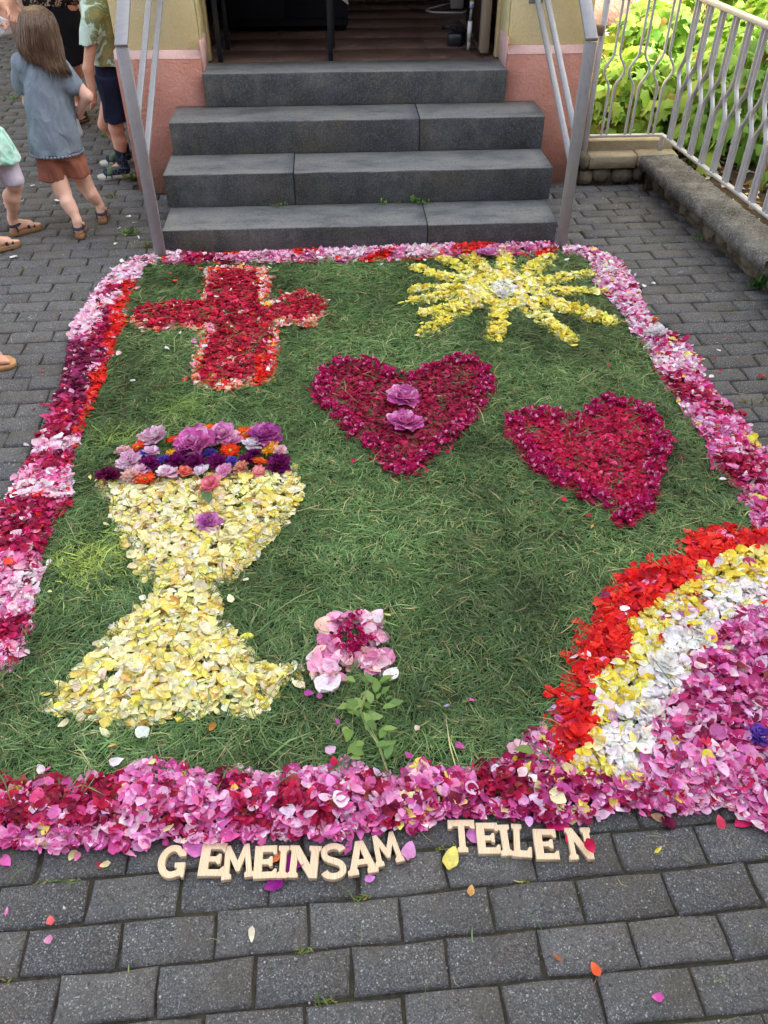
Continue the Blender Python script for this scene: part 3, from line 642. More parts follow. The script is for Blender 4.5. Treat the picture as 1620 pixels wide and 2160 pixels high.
class Pile:
    """petals of one laid figure: the ones seen best become parts, the rest one joined part"""
    def __init__(s): s.P = []; s.S = []; s.R = []; s.C = []; s.K = []
    def add(s, P, size, col, tilt=.38, kinds=(0, 12)):
        n = len(P)
        if not n: return
        rz = rng.uniform(0, 2*math.pi, n); flip = rng.random(n) < .28
        tx = rng.normal(0, tilt, n) + np.where(flip, math.pi, 0); ty = rng.normal(0, tilt, n)
        s.P.append(P); s.S.append(np.asarray(size)*np.ones(n)*np.clip(np.exp(rng.normal(-.04, .24, n)), .5, 1.45)); s.R.append(eulerR(rz, tx, ty)*np.stack([rng.uniform(.68, 1.15, n), np.ones(n), rng.uniform(.3, 1.9, n)], 1)[:,None,:]); s.C.append(col); s.K.append(rng.integers(kinds[0], kinds[1], n))
    def build(s, root, nmax=300, name='petal'):
        P = np.concatenate(s.P); X_ = topx(P); sz_ = np.concatenate(s.S)*FPX/np.linalg.norm(P-CAMP, axis=1)*.42
        ok_ = ~(((X_[:,0]+sz_ > 948) & (X_[:,0]-sz_ < 1262) & (X_[:,1]+sz_ > 1727+np.clip((X_[:,0]-960)*.06, 0, 16)) & (X_[:,1] < 1830)) | ((X_[:,0]+sz_ > 326) & (X_[:,0]-sz_ < 852) & (X_[:,1]+sz_ > 1782-np.clip((X_[:,0]-690)*.19, 0, 30)) & (X_[:,1] < 1880)))
        if not ok_.all():
            for q_ in 'PSRCK': setattr(s, q_, [np.concatenate(getattr(s, q_))[ok_]])
        P = np.concatenate(s.P); S = np.concatenate(s.S); R = np.concatenate(s.R); Cc = np.concatenate(s.C); K = np.concatenate(s.K)
        px = topx(P); ok = (px[:,0] > 0) & (px[:,0] < 1620) & (px[:,1] < 2160)
        score = P[:,2]*40 + S*12/np.linalg.norm(P-CAMP, axis=1) + np.where(ok, 0, -50) + rng.normal(0, .12, len(P))
        o = np.argsort(-score); o1, o2 = o[:nmax], o[nmax:]
        for i in o1:
            m4 = Matrix.Identity(4); Rm = R[i]*S[i]
            for a in range(3):
                for b in range(3): m4[a][b] = Rm[a, b]
                m4[a][3] = P[i, a]
            p = link(name, PMESH[K[i]], root, mat4=m4); p.color = (*Cc[i], 1)
        if len(o2):
            VV, FF, TT, CC = [], [], [], []; base = 0
            for k in range(len(PS)):
                sel = o2[K[o2] == k]
                if not len(sel): continue
                v, f, t = PSL[k]; n = len(v)
                W = np.einsum('nij,vj->nvi', R[sel]*S[sel][:,None,None], v) + P[sel][:,None,:]
                VV.append(W.reshape(-1,3)); FF.append((f[None] + (np.arange(len(sel))*n)[:,None,None] + base).reshape(-1,4)); base += n*len(sel)
                TT.append(np.tile(t, len(sel))); CC.append(np.repeat(Cc[sel], n, 0))
            me = mesh_np(name + '_pile', np.concatenate(VV), np.concatenate(FF), PETA, True, {'t': np.concatenate(TT), 'Col': np.concatenate(CC)})
            tag(link(name, me, root), kind='stuff')
def sample(poly, dens, margin=0.0):
    lo, hi = poly.min(0), poly.max(0); n = int((hi-lo).prod()*dens)
    P = rng.uniform(lo, hi, (n, 2)); P = P[inpoly(P, poly)]
    return P
def heap(P, poly, z0=.018, h=.022, edge=.05):
    d = distpoly(P, poly); k = np.clip(d/edge, .15, 1); return np.c_[P, z0 + k*h*rng.random(len(P))**.8]

WH, CREAM = '#f9f5f5', '#f4ecd2'
def fx_noise(P, s, seed):
    r = np.random.default_rng(seed); out = np.zeros(len(P))
    for k in range(6):
        a = r.uniform(0, 6.28); f = s*r.uniform(.6, 1.8); out += np.sin(P[:,0]*f*math.cos(a) + P[:,1]*f*math.sin(a) + r.uniform(0, 6.28))
    return out/2.4

def petal_figure(name, label, cat, polys, dens, size, colf, h=.022, edge=.05, tilt=.38, group=None, kinds=(0,12), nmax=300, extra=None):
    dens *= 1.75; size *= .80; tilt *= .80; h *= .9
    root = empty(name, (0, 0, 0), label, cat, group); pl = Pile()
    for poly in polys:
        P = sample(poly, dens); 
        if not len(P): continue
        P3 = heap(P, poly, h=h, edge=edge); px = topx(P3); pl.add(P3, size, colf(P3, px), tilt, kinds)
        # a few that strayed over the edge
        n = max(3, int(len(P)*.012)); e = rng.integers(0, len(poly), n); t = rng.random((n,1)); Q = poly[e]*(1-t) + poly[(e+1) % len(poly)]*t + rng.normal(0, .018, (n,2))
        Q3 = np.c_[Q, np.full(n, .026)]; pl.add(Q3, size, colf(Q3, topx(Q3)), tilt*.7, kinds)
    if extra: extra(pl, root)
    pl.build(root, nmax); return root
def by_palette(pals, choose, mixp=.16):
    def f(P, px):
        k = np.array(choose(P, px)); sw = rng.random(len(P)) < mixp; k[sw] = rng.permutation(k)[sw] if mixp else k[sw]; out = np.zeros((len(P), 3))
        for i, p in enumerate(pals):
            m = k == i
            if m.any(): out[m] = pick(p, m.sum())
        return out
    return f

# --- borders
pk_light = pal(('#f0c4d6',4),('#f6dbe4',4),('#e79cc0',2),(WH,2),('#eed6ec',2))
pk_mid = pal(('#e38ab8',4),('#efb2d0',4),('#d65f9e',2),('#f3d2e0',2),('#c23a7c',1))
pk_vivid = pal(('#dd74bd',4),('#e99ad0',4),('#cf58a8',2),('#f0bfe0',2),('#b52a72',1),('#f5dcea',1))
crimson = pal(('#a8163f',4),('#c2185f',3),('#7e0f38',3),('#d64a8a',1),('#e79cc0',.6))
burg = pal(('#6e1240',4),('#8c1a4e',3),('#5a0c34',2),('#b03a78',1.5),('#e3a0c6',.7))
orange = pal(('#ee3020',4),('#e2221e',4),('#f2523a',1.6),('#c21e30',2))
redp = pal(('#e01c1e',5),('#ef2f24',3),('#c4142a',2),('#f0503c',1),('#d63a5a',.6))
yellow = pal(('#f3df5a',4),('#f7ea8e',3),('#ecd040',2),('#f6f0bb',1.5))
white = pal((WH,6),('#faf6f2',4),('#f6e8ea',1.6),('#f6efe2',1))
mixb = pal(('#cf4f9a',3),('#e68fc4',3),('#a81650',3),('#f1bcd8',2),('#f0dd6c',1.0),('#7e0f45',1.5),('#efe2b0',.7))
def choose_left(P, px):
    y = px[:,1] + 14*fx_noise(P, 9, 3); n = fx_noise(P, 14, 5)
    k = np.zeros(len(P), int)
    k[(y > 640) & (n > .2)] = 1; k[(y > 700) & (y < 860)] = 3; k[(y > 850) & (y < 950)] = 2; k[(y >= 930) & (y < 1075)] = 0; k[(y >= 930) & (y < 1075) & (n > .35)] = 1
    k[(y >= 965) & (y < 1000) & (n > -.1)] = 2
    k[(y >= 1065) & (y < 1178)] = 2; k[(y >= 1178) & (y < 1290)] = 1; k[(y >= 1178) & (y < 1260) & (n > .0)] = 0; k[(y >= 1290) & (y < 1335)] = 2; k[(y >= 1335)] = 1
    inner = np.interp(px[:,1], [v for _, v in IN_L], [u for u, _ in IN_L])
    di = inner - px[:,0]
    k[(di < 28 + 10*n) & (px[:,1] < 850) & (px[:,1] > 590)] = 4
    k[(di >= 30) & (di < 62) & (px[:,1] < 760) & (px[:,1] > 600) & (n > -.35)] = 2
    k[(di < 16) & (px[:,1] > 850) & (px[:,1] < 910)] = 4
    return k
petal_figure('petal_border', 'long left edge of the flower carpet in pale pink, crimson and orange petals', 'petal border', [P_LEFT], 6500, .040, by_palette([pk_light, pk_mid, crimson, burg, orange], choose_left), h=.028, edge=.06, group='petal borders of the carpet')
def choose_top(P, px):
    n = fx_noise(P, 16, 8); k = np.where(n > .0, 0, 1); k[(n < -.75)] = 4; x = px[:,0]
    k[(x > 380) & (x < 500) & (n > -.3)] = 2; k[(P[:,2] < .027) & (n > .25)] = 4; k[(x > 1000) & (n > -.5)] = 1
    return k
petal_figure('petal_border', 'narrow pink petal edge along the foot of the lowest stone step', 'petal border', [P_TOP], 7000, .040, by_palette([pk_light, pk_mid, crimson, burg, orange], choose_top), h=.035, edge=.05, group='petal borders of the carpet', nmax=200)
rmix = pal(('#f3d9e4',3),(WH,3),('#e79cc6',3),('#eed6f0',2),('#cf3f86',1.6),('#f3e07a',.5),('#b3183f',.8))
rmid = pal(('#d85fa0',4),('#e99acb',4),('#f0c8df',3),('#c42c6a',2.4),('#f2e06c',.7),('#a8163f',.8))
def choose_right(P, px):
    n = fx_noise(P, 15, 11); y = px[:,1]; k = np.where(y + 60*n < 720, 0, 1); k[(n > .75) & (y > 600)] = 2; k[(n < -1.0) & (y > 820)] = 3; return k
petal_figure('petal_border', 'right edge of the flower carpet in white, lilac and pink petals with yellow specks', 'petal border', [P_RIGHT], 6500, .042, by_palette([rmix, rmid, crimson, yellow], choose_right), h=.028, edge=.06, group='petal borders of the carpet')
def choose_bot(P, px):
    n = fx_noise(P, 17, 21); x, y = px.T; k = np.full(len(P), 0); mid = (y - 1600)/(150)
    n2 = fx_noise(P, 34, 23); k[(n*.6+n2*.6 > .12) & (x < 900) & (mid < .95) & (mid > .15)] = 1
    k[(x > 840)] = 2; k[(x > 840) & (n > .8)] = 1; k[(x > 1330) & (n < .3)] = 0; k[(x > 930) & (n < -.95)] = 3
    k[(x < 140) & (mid < .5) & (n < .2)] = 4
    return k
pkv2 = pal(('#dc6fb0',4),('#e896c8',4),('#f2c2de',3),('#cc5298',2),('#f7e0ec',1.6),('#b4265f',1.2),('#a8324a',.5))
cr2 = pal(('#a3103f',4),('#c0184a',3),('#7a1036',3),('#d64a8a',1.5),('#8a3a34',.8))
petal_figure('petal_border', 'broad front edge of the flower carpet in vivid pink and crimson petals', 'petal border', [P_BOT], 6500, .041, by_palette([pkv2, cr2, mixb, yellow, pk_light], choose_bot, .26), h=.040, edge=.08, tilt=.42, group='petal borders of the carpet')

# --- cross
CR = poly_at([(430,566),(490,562),(562,566),(570,600),(566,640),(600,624),(640,614),(692,634),(680,668),(650,690),(600,684),(582,690),(590,740),(574,805),(490,824),(420,818),(404,798),(414,740),(426,698),(380,692),(300,700),(274,676),(300,644),(360,638),(425,634),(434,600)])
cross_in = pal(('#b81238',5),('#9c1030',3.4),('#cc2046',3.4),('#7d0d2a',1.6),('#dc4c68',1.2))
cross_ed = pal(('#f0d6b8',2.5),('#f2a08c',3),('#f0b23c',1.2),(WH,2.5),('#e8303a',2.5),('#e88ab0',1.5),('#f0642e',2))
def choose_cross(P, px):
    d = distpoly(P[:,:2], CR); n = fx_noise(P, 20, 31); k = np.where(d < .036+.016*n, 1, 0); x, y = px.T
    k[(x < 420) & (y < 668)] = 0
    k[(x > 590) & (y < 665) & (d > .015)] = 0
    k[(x > 540) & (y > 745) & (n > -.4)] = 2
    k[(y < 600) & (d < .06) & (n > -.5)] = 1
    k[(k == 0) & (rng.random(len(P)) < .05)] = 1
    return k
petal_figure('petal_cross', 'deep red petal cross with pale and orange edging on the grass', 'petal cross', [CR], 6500, .036, by_palette([cross_in, cross_ed, orange], choose_cross, .04), h=.018, edge=.04, tilt=.34)
# --- sun
sunp = pal(('#f6e664',5),('#f8ee8c',4),('#f2da48',1.6),('#f9f3b8',2))
SC = at(1062, 613, CZ)[:2]; th = np.linspace(0, 2*math.pi, 26)[:-1]; r0 = .20
polys = [np.c_[SC[0]+r0*np.cos(th), SC[1]+r0*np.sin(th)]]
for tx, ty, wd in ((905,536,.032),(870,563,.034),(865,612,.034),(868,637,.03),(888,662,.034),(890,704,.034),(1040,720,.04),(1210,720,.04),(1295,680,.05),(1280,617,.03),(1247,578,.034),(1163,540,.042),(1060,521,.04),(965,524,.04)):
    tip = at(tx, ty, CZ)[:2]; d = tip-SC; L = np.linalg.norm(d); d /= L; nn = np.array([-d[1], d[0]])
    bow = nn*random.uniform(-.03, .03)
    A_ = SC + d*.16; Bm = SC + d*(.16+L)/2 + bow; wd *= 1.15
    polys.append(np.array([A_+nn*wd*1.1, Bm+nn*wd*1.0, tip+nn*wd*.75, tip+d*.015, tip-nn*wd*.75, Bm-nn*wd*1.0, A_-nn*wd*1.1]))
def sun_col(P, px):
    c = pick(sunp, len(P)); d = np.linalg.norm(P[:,:2]-SC, axis=1); m = (d < .075) & (rng.random(len(P)) < .8); c[m] = pick(white, m.sum()); 
    m = (d < .22) & (rng.random(len(P)) < .25); c[m] = pick(pal(('#f8f3d4',1)), m.sum()); return c
petal_figure('petal_sun', 'yellow petal sun with wavy rays and a white middle', 'petal sun', polys, 3600, .044, sun_col, h=.022, edge=.03, tilt=.40)

# --- rosebud (whole little bloom) used to outline the hearts
def bud_mesh(name, seed, cols, n=9, r0=.5, mat=None):
    r = np.random.default_rng(seed); VV, FF, TT, CC = [], [], [], []; b = 0
    for i in range(n):
        v, f, t = PS[r.integers(0, 12)]; s = r.uniform(.55, .9)*r0*2*.62; a = i*2.4+r.uniform(-.4, .4); op = .35+.95*i/n
        R = eulerR(np.array([a]), np.array([math.pi/2-op]), np.array([r.normal(0, .15)]))[0]
        p = (v+np.array([0, .5, 0]))*s; W = p @ R.T + np.array([0, 0, .0])
        VV.append(W); FF.append(f+b); b += len(v); TT.append(t*.8); CC.append(np.repeat([np.array(hexl(cols[r.integers(0, len(cols))]))*r.uniform(.85, 1.15)], len(v), 0))
    return mesh_np(name, np.concatenate(VV), np.concatenate(FF), mat or PETA, True, {'t': np.concatenate(TT), 'Col': np.clip(np.concatenate(CC), 0, .93)})
BUDS = [bud_mesh('rosebud', i, ['#cc1c76','#d63a8c','#be1664','#cf2a7a','#b81258','#ecb0d0']) for i in range(6)]
def buds_along(root, poly, width, count, size, nmax=300):
    seg = np.roll(poly, -1, 0)-poly; L = np.linalg.norm(seg, axis=1); cum = np.concatenate([[0], np.cumsum(L)])
    area = 0.5*np.sum(poly[:,0]*np.roll(poly[:,1], -1) - np.roll(poly[:,0], -1)*poly[:,1]); sg = 1 if area > 0 else -1
    for k in range(min(count, nmax)):
        u = rng.uniform(0, cum[-1]); i = min(np.searchsorted(cum, u)-1, len(L)-1); i = max(i, 0)
        t = (u-cum[i])/L[i]; d = seg[i]/L[i]; nn = np.array([-d[1], d[0]])*sg
        p = poly[i]+seg[i]*t + nn*rng.uniform(-.004, width)
        s = size*rng.uniform(.75, 1.2)
        m4 = Matrix.Translation((p[0], p[1], .030+rng.uniform(0, .012))) @ Matrix.Rotation(rng.uniform(0, 6.28), 4, 'Z') @ Matrix.Rotation(rng.normal(0, .55), 4, 'X') @ Matrix.Scale(s, 4)
        link('rosebud', BUDS[rng.integers(0, 6)], root, mat4=m4)
o3 = lambda pts, ox, oy: [(ox+x/3, oy+y/3) for x, y in pts]
H1 = poly_at(o3([(925,898),(840,852),(740,795),(640,778),(560,775),(470,815),(405,870),(366,960),(374,1030),(432,1100),(530,1190),(640,1290),(740,1385),(820,1460),(885,1530),(950,1540),(1008,1488),(1090,1420),(1200,1330),(1300,1258),(1380,1168),(1440,1090),(1495,1000),(1522,920),(1465,845),(1380,768),(1280,775),(1160,795),(1060,825),(985,868)], 540, 500))
H2 = poly_at(o3([(345,1178),(328,1128),(230,1116),(130,1100),(0,1155),(-45,1170),(-30,1255),(0,1290),(60,1395),(140,1480),(250,1560),(400,1630),(480,1685),(600,1715),(625,1800),(740,1845),(800,1795),(890,1735),(932,1660),(925,1560),(955,1450),(995,1360),(985,1270),(935,1165),(855,1095),(740,1045),(600,1022),(485,1085),(455,1105),(385,1165)], 1080, 500))
heart_in1 = pal(('#96103e',5),('#ae154a',4),('#78102f',3),('#c4225a',2.4),('#8a2a34',1),('#c05c80',.7))
heart_in2 = pal(('#b80e40',5),('#c81550',4),('#980f38',3),('#da2c66',2.2),('#86103a',1),('#da6c96',.6))
h1 = petal_figure('petal_heart', 'larger dark crimson petal heart carrying two pink peonies at the carpet centre', 'petal heart', [H1], 7500, .030, by_palette([heart_in1], lambda P, px: np.zeros(len(P), int)), h=.016, edge=.04, group='petal hearts')
buds_along(h1, H1, .058, 300, .040)
h2 = petal_figure('petal_heart', 'smaller bright crimson petal heart tilted near the right edge, without flowers on it', 'petal heart', [H2], 7500, .032, by_palette([heart_in2], lambda P, px: np.zeros(len(P), int)), h=.016, edge=.04, group='petal hearts')
buds_along(h2, H2, .066, 300, .040)

# --- chalice
CH = poly_at([(214,1008),(300,1018),(420,1004),(500,1000),(625,985),(640,1040),(612,1092),(578,1130),(542,1172),(500,1220),(452,1235),(466,1280),(472,1312),(508,1354),(540,1392),(580,1412),(636,1408),(640,1436),(592,1446),(577,1474),(552,1504),(520,1514),(470,1500),(420,1514),(300,1530),(240,1528),(170,1514),(82,1504),(110,1470),(150,1430),(190,1385),(240,1330),(300,1280),(330,1250),(316,1226),(270,1196),(284,1172),(252,1130),(240,1096),(226,1060),(210,1026)])
chal = pal(('#f5eba4',5),('#f7f1c4',5),('#f0e07c',3),('#f6f0da',2.5),('#e8cf78',1.2),('#c99a48',.6),('#f2d8c4',.4),('#f2e060',1))
petal_figure('petal_chalice', 'pale yellow petal chalice with a broad foot on the grass', 'petal chalice', [CH], 5200, .040, by_palette([chal], lambda P, px: np.zeros(len(P), int)), h=.030, edge=.06, tilt=.40)

# --- rainbow
RBp = [(1450,1132),(1500,1122),(1560,1116),(1604,1120),(1680,1120),(1800,1140),(1800,1700),(1500,1690),(1290,1660),(1240,1640),(1190,1604),(1155,1555),(1172,1492),(1190,1450),(1200,1400),(1215,1350),(1265,1290),(1282,1242),(1330,1206),(1380,1186),(1452,1170)]
RB = poly_at(RBp)
B1 = poly_at([(1605,1160),(1530,1172),(1472,1212),(1440,1246),(1392,1272),(1342,1300),(1310,1370),(1290,1420),(1242,1490),(1236,1560),(1222,1650),(1800,1720),(1850,1160)])
B2 = poly_at([(1640,1198),(1562,1246),(1482,1268),(1446,1312),(1402,1360),(1366,1412),(1330,1470),(1288,1525),(1260,1590),(1300,1660),(1800,1720),(1850,1200)])
B3 = poly_at([(1660,1262),(1562,1292),(1484,1352),(1442,1430),(1412,1490),(1372,1560),(1340,1605),(1300,1650),(1800,1720),(1850,1260)])
B4 = poly_at([(1680,1330),(1600,1370),(1520,1410),(1462,1460),(1440,1520),(1480,1580),(1560,1590),(1680,1600)])
purp = pal(('#9a1656',3),('#b8246c',3),('#7a1040',2.4),('#d878b8',2.6),('#c04a84',2),('#8c3a3a',.4))
def choose_rb(P, px):
    Q = P[:,:2] + np.c_[fx_noise(P, 32, 41), fx_noise(P, 32, 42)]*.020
    k = np.zeros(len(P), int); k[inpoly(Q, B1)] = 1; k[inpoly(Q, B2)] = 2; k[inpoly(Q, B3)] = 3; k[inpoly(Q, B4)] = 4; m = (k == 1) & (rng.random(len(P)) < .16); k[m] = 2; m = (k == 2) & (rng.random(len(P)) < .10); k[m] = 1; m = (k == 4) & (rng.random(len(P)) < .42); k[m] = 3; return k
petal_figure('petal_rainbow', 'quarter rainbow of red, yellow, white and pink petals in the front right corner', 'petal rainbow', [RB], 6200, .044, by_palette([redp, yellow, white, pkv2, purp], choose_rb, .05), h=.036, edge=.06, tilt=.42, kinds=(0, 12))

# --- cut grass mat
GZ = .012
G_POLY = poly_at(IN_L[::-1] + [(345,545),(1190,524)] + IN_R + [(1700,1300),(1750,1600)] + [(1150,1620),(880,1650),(560,1680),(200,1690),(-60,1690)], 0)
lo, hi = G_POLY.min(0)-.03, G_POLY.max(0)+.03
gx, gy = np.meshgrid(np.arange(lo[0], hi[0], .03), np.arange(lo[1], hi[1], .03)); gp = np.c_[gx.ravel(), gy.ravel()]
ins = inpoly(gp, G_POLY); hgt = np.where(ins, GZ*.5 + .004*fx_noise(gp, 30, 51), -.006)
ny, nx_ = gx.shape; ii = np.arange((ny-1)*(nx_-1)); a = (ii//(nx_-1))*nx_ + ii % (nx_-1)
Fg = np.c_[a, a+1, a+1+nx_, a+nx_]; Fg = Fg[ins[Fg].any(1)]
tag(link('grass_mat', mesh_np('grass_mat', np.c_[gp, hgt], Fg, simple('grass_underlay', (.020, .030, .012), .9, .1, nscale=60, var=.5), True)), 'mat of dark cut grass under the laid petal figures', None, None, 'stuff')
def blades(P, z, length, width, cols, lift=.25, clump=False):
    n = len(P); a = rng.uniform(0, 2*math.pi, n)
    if clump: a = 2.2*fx_noise(P, 24, 91) + 1.4*fx_noise(P, 60, 92) + rng.normal(0, .85, n)
    L = length*np.exp(rng.normal(0, .45, n)); wv = width*np.exp(rng.normal(0, .3, n))
    d = np.c_[np.cos(a), np.sin(a)]; nn = np.c_[-d[:,1], d[:,0]]; bend = rng.normal(0, .16, n)
    el = np.abs(rng.normal(0, lift, n)); arch = rng.uniform(.0, .14, n)
    V = np.zeros((n, 6, 3))
    for k, t in enumerate((0, .52, 1.0)):
        c = P + d*(L*(t-.5))[:,None] + nn*(bend*L*(t-.5)**2*2)[:,None]; zz = z + L*(t*np.sin(el)*.5 + arch*t*(1-t)*1.6)
        ww = wv*(.6, 1, .12)[k]*.5; rl = rng.normal(0, .5, n)
        V[:, 2*k, :2] = c - nn*(ww*np.cos(rl))[:,None]; V[:, 2*k+1, :2] = c + nn*(ww*np.cos(rl))[:,None]; V[:, 2*k, 2] = zz - ww*np.sin(rl); V[:, 2*k+1, 2] = zz + ww*np.sin(rl)
    F = np.array([(0,1,3,2),(2,3,5,4)]); F = (F[None] + (np.arange(n)*6)[:,None,None]).reshape(-1,4)
    return V.reshape(-1,3), F, np.repeat(cols, 6, 0)
PG = sample(G_POLY, 24000); n = len(PG)
gcol = pal(('#587844',5),('#688a52',4),('#466438',3.5),('#7a965e',2.6),('#8ca46c',1.3),('#aab478',.5),('#bcae80',.5),('#8a7a52',.3),('#57704e',1.6))
cols = pick(gcol, n)
cols[rng.random(n) < .012] = hexl('#b09a6a'); patch = fx_noise(PG, 5, 61); cols *= (.88+.20*patch+.12*fx_noise(PG, 17, 62))[:,None]
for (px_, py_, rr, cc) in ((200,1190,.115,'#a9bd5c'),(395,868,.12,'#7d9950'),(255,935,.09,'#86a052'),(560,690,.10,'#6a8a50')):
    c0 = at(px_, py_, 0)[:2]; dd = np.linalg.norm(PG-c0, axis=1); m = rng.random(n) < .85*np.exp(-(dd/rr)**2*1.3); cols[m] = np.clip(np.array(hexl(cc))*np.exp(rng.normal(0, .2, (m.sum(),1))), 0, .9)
cl = np.clip(.5+.5*fx_noise(PG, 38, 93), 0, 1)
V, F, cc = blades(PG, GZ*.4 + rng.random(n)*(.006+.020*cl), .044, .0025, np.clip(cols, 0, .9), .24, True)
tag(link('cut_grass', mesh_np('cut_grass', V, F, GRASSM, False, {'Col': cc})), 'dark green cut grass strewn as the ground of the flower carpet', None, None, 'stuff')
# stray clippings over petals and over the paving
PB = np.concatenate([sample(CH, 150), sample(H1, 25), sample(CR, 50), sample(H2, 25)]); nb = len(PB)
V, F, cc = blades(PB, .048, .06, .0022, pick(gcol, nb)*.9, .12)
tag(link('grass_clippings', mesh_np('grass_clippings', V, F, GRASSM, False, {'Col': cc})), 'thin grass clippings lying across the petal figures', None, None, 'stuff')
PB = rng.uniform((-3.0, .45), (2.2, 6.5), (5200, 2)); PB = PB[~inpoly(PB, P_CARPET)]
d = distpoly(PB, P_CARPET); PB = PB[(rng.random(len(PB)) < .10 + .9*np.exp(-d/.10)) & ~((PB[:,0] > -1.0) & (PB[:,0] < 1.3) & (PB[:,1] > 4.2)) & (PB[:,0] < wx(PB[:,1])) & ~((PB[:,0] > -1.3) & (PB[:,0] < 1.6) & (PB[:,1] > 5.2))]
straw = pal(('#5d7a4a',3),('#8c9a64',2),('#b5aa80',1.6),('#6d5a3c',.8))
V, F, cc = blades(PB, .003, .040, .0020, pick(straw, len(PB)), .08)
tag(link('grass_clippings', mesh_np('grass_clippings', V, F, GRASSM, False, {'Col': cc})), 'short dry clippings scattered over the grey paving', None, None, 'stuff')
# moss and seedlings in the joints
nj = 0; PJ = []
for j in range(-6, 60):
    for _ in range(14):
        u = random.uniform(-3.0, 2.2); v = (j-1)*SH + random.uniform(-.002, .002)
        if random.random() < .62: PJ.append((A0[0]+ct*u-st*v, A0[1]+st*u+ct*v))
PJ = np.array(PJ); PJ = PJ[~inpoly(PJ, P_CARPET) & (PJ[:,0] < wx(PJ[:,1])-.02) & ~((PJ[:,0] > -1.0) & (PJ[:,0] < 1.3) & (PJ[:,1] > 4.2)) & ~((PJ[:,0] > -1.3) & (PJ[:,0] < 1.6) & (PJ[:,1] > 5.2)) & (fx_noise(PJ, 3, 71) > -.2)]
PJ = np.repeat(PJ, 16, 0) + rng.normal(0, 1, (len(PJ)*16, 2))*np.array([.016, .0035])
V, F, cc = blades(PJ, -.008 + rng.random(len(PJ))*.004, .017, .0030, pick(pal(('#5f7030',3),('#7c8a3c',2),('#46562a',3),('#8a8048',1)), len(PJ)), .6)
tag(link('joint_moss', mesh_np('joint_moss', V, F, GRASSM, False, {'Col': cc})), 'moss and tiny seedlings growing in the paving joints', None, None, 'stuff')
# small pale stones and grit on the paving
def grit(P, size, cols, name, label):
    n = len(P); base = np.array([(1,0,0),(0,1,0),(-1,0,0),(0,-1,0),(0,0,.6),(0,0,-.4)]); f = np.array([(0,1,4),(1,2,4),(2,3,4),(3,0,4),(1,0,5),(2,1,5),(3,2,5),(0,3,5)])
    R = eulerR(rng.uniform(0, 6.3, n), rng.normal(0, .5, n), rng.normal(0, .5, n)); S = size*np.exp(rng.normal(0, .45, n))
    W = np.einsum('nij,vj->nvi', R*S[:,None,None], base*np.array([1, .7, .6])) + np.c_[P, np.full(n, .001)][:,None]
    F = (f[None]+(np.arange(n)*6)[:,None,None]).reshape(-1,3)
    tag(link(name, mesh_np(name, W.reshape(-1,3), F, GRASSM, True, {'Col': np.repeat(cols, 6, 0)})), label, None, None, 'stuff')
PB = rng.uniform((-3.0, .42), (2.2, 6.5), (2600, 2)); PB = PB[~inpoly(PB, P_CARPET) & (PB[:,0] < wx(PB[:,1])) & ~((PB[:,0] > -1.3) & (PB[:,0] < 1.6) & (PB[:,1] > 4.2))]
grit(PB, .0026, pick(pal(('#9a9a9c',3),('#d6d6d8',1.5),('#6a6258',2),('#b8a080',1)), len(PB)), 'grit', 'fine pale grit lying on the grey paving')

# ---- whole flowers
def flower_parts(kind, cols, seed):
    """list of (part name, V, F, t, col) with unit diameter"""
    r = np.random.default_rng(seed); out = []
    def ring(n, op, s, off, kinds, z=0, nm='petal', dark=1.0):
        for i in range(n):
            v, f, t = PS[r.integers(*kinds)]; a = i*2*math.pi/n + off + r.normal(0, .12); o = op + r.normal(0, .09)
            R = eulerR(np.array([a]), np.array([math.pi/2-o]), np.array([r.normal(0, .14)]))[0]
            p = (v*np.array([1.0, 1, 1]) + np.array([0, .5, 0]))*s*r.uniform(.88, 1.12); W = p @ R.T + np.array([0, 0, z])
            c = np.array(hexl(cols[r.integers(0, len(cols))]))*r.uniform(.88, 1.12)*dark; out.append((nm, W, f, t, np.clip(c, 0, .93)))
    if kind == 'peony':
        ring(8, 1.42, .50, .0, (0, 12)); ring(8, 1.15, .46, .4, (0, 12), .01); ring(8, .88, .42, .1, (0, 12), .02); ring(7, .60, .38, .7, (0, 12), .03); ring(6, .32, .34, .3, (0, 12), .04); ring(4, .12, .30, .3, (0, 12), .05)
    elif kind == 'gerbera':
        ring(17, 1.46, .50, 0, (12, 18)); ring(15, 1.28, .42, .2, (12, 18), .015); ring(9, .9, .2, .1, (12, 18), .03, 'petal', .7)
    elif kind == 'aster':
        ring(20, 1.40, .50, 0, (12, 18)); ring(18, 1.08, .46, .2, (12, 18), .02); ring(15, .72, .42, .1, (12, 18), .03); ring(10, .35, .38, .1, (12, 18), .04)
    elif kind == 'rose':
        ring(5, 1.3, .52, .2, (0, 12)); ring(5, .95, .46, .7, (0, 12), .02); ring(4, .55, .40, .1, (0, 12), .03); ring(3, .2, .34, .3, (0, 12), .04)
    return out
CENT = simple('flower_centre', (.40, .24, .05), .8, .1, nscale=200, var=.5, bump=.6)
CENTY = simple('daisy_centre', (.62, .40, .04), .8, .1, nscale=200, var=.4, bump=.6)
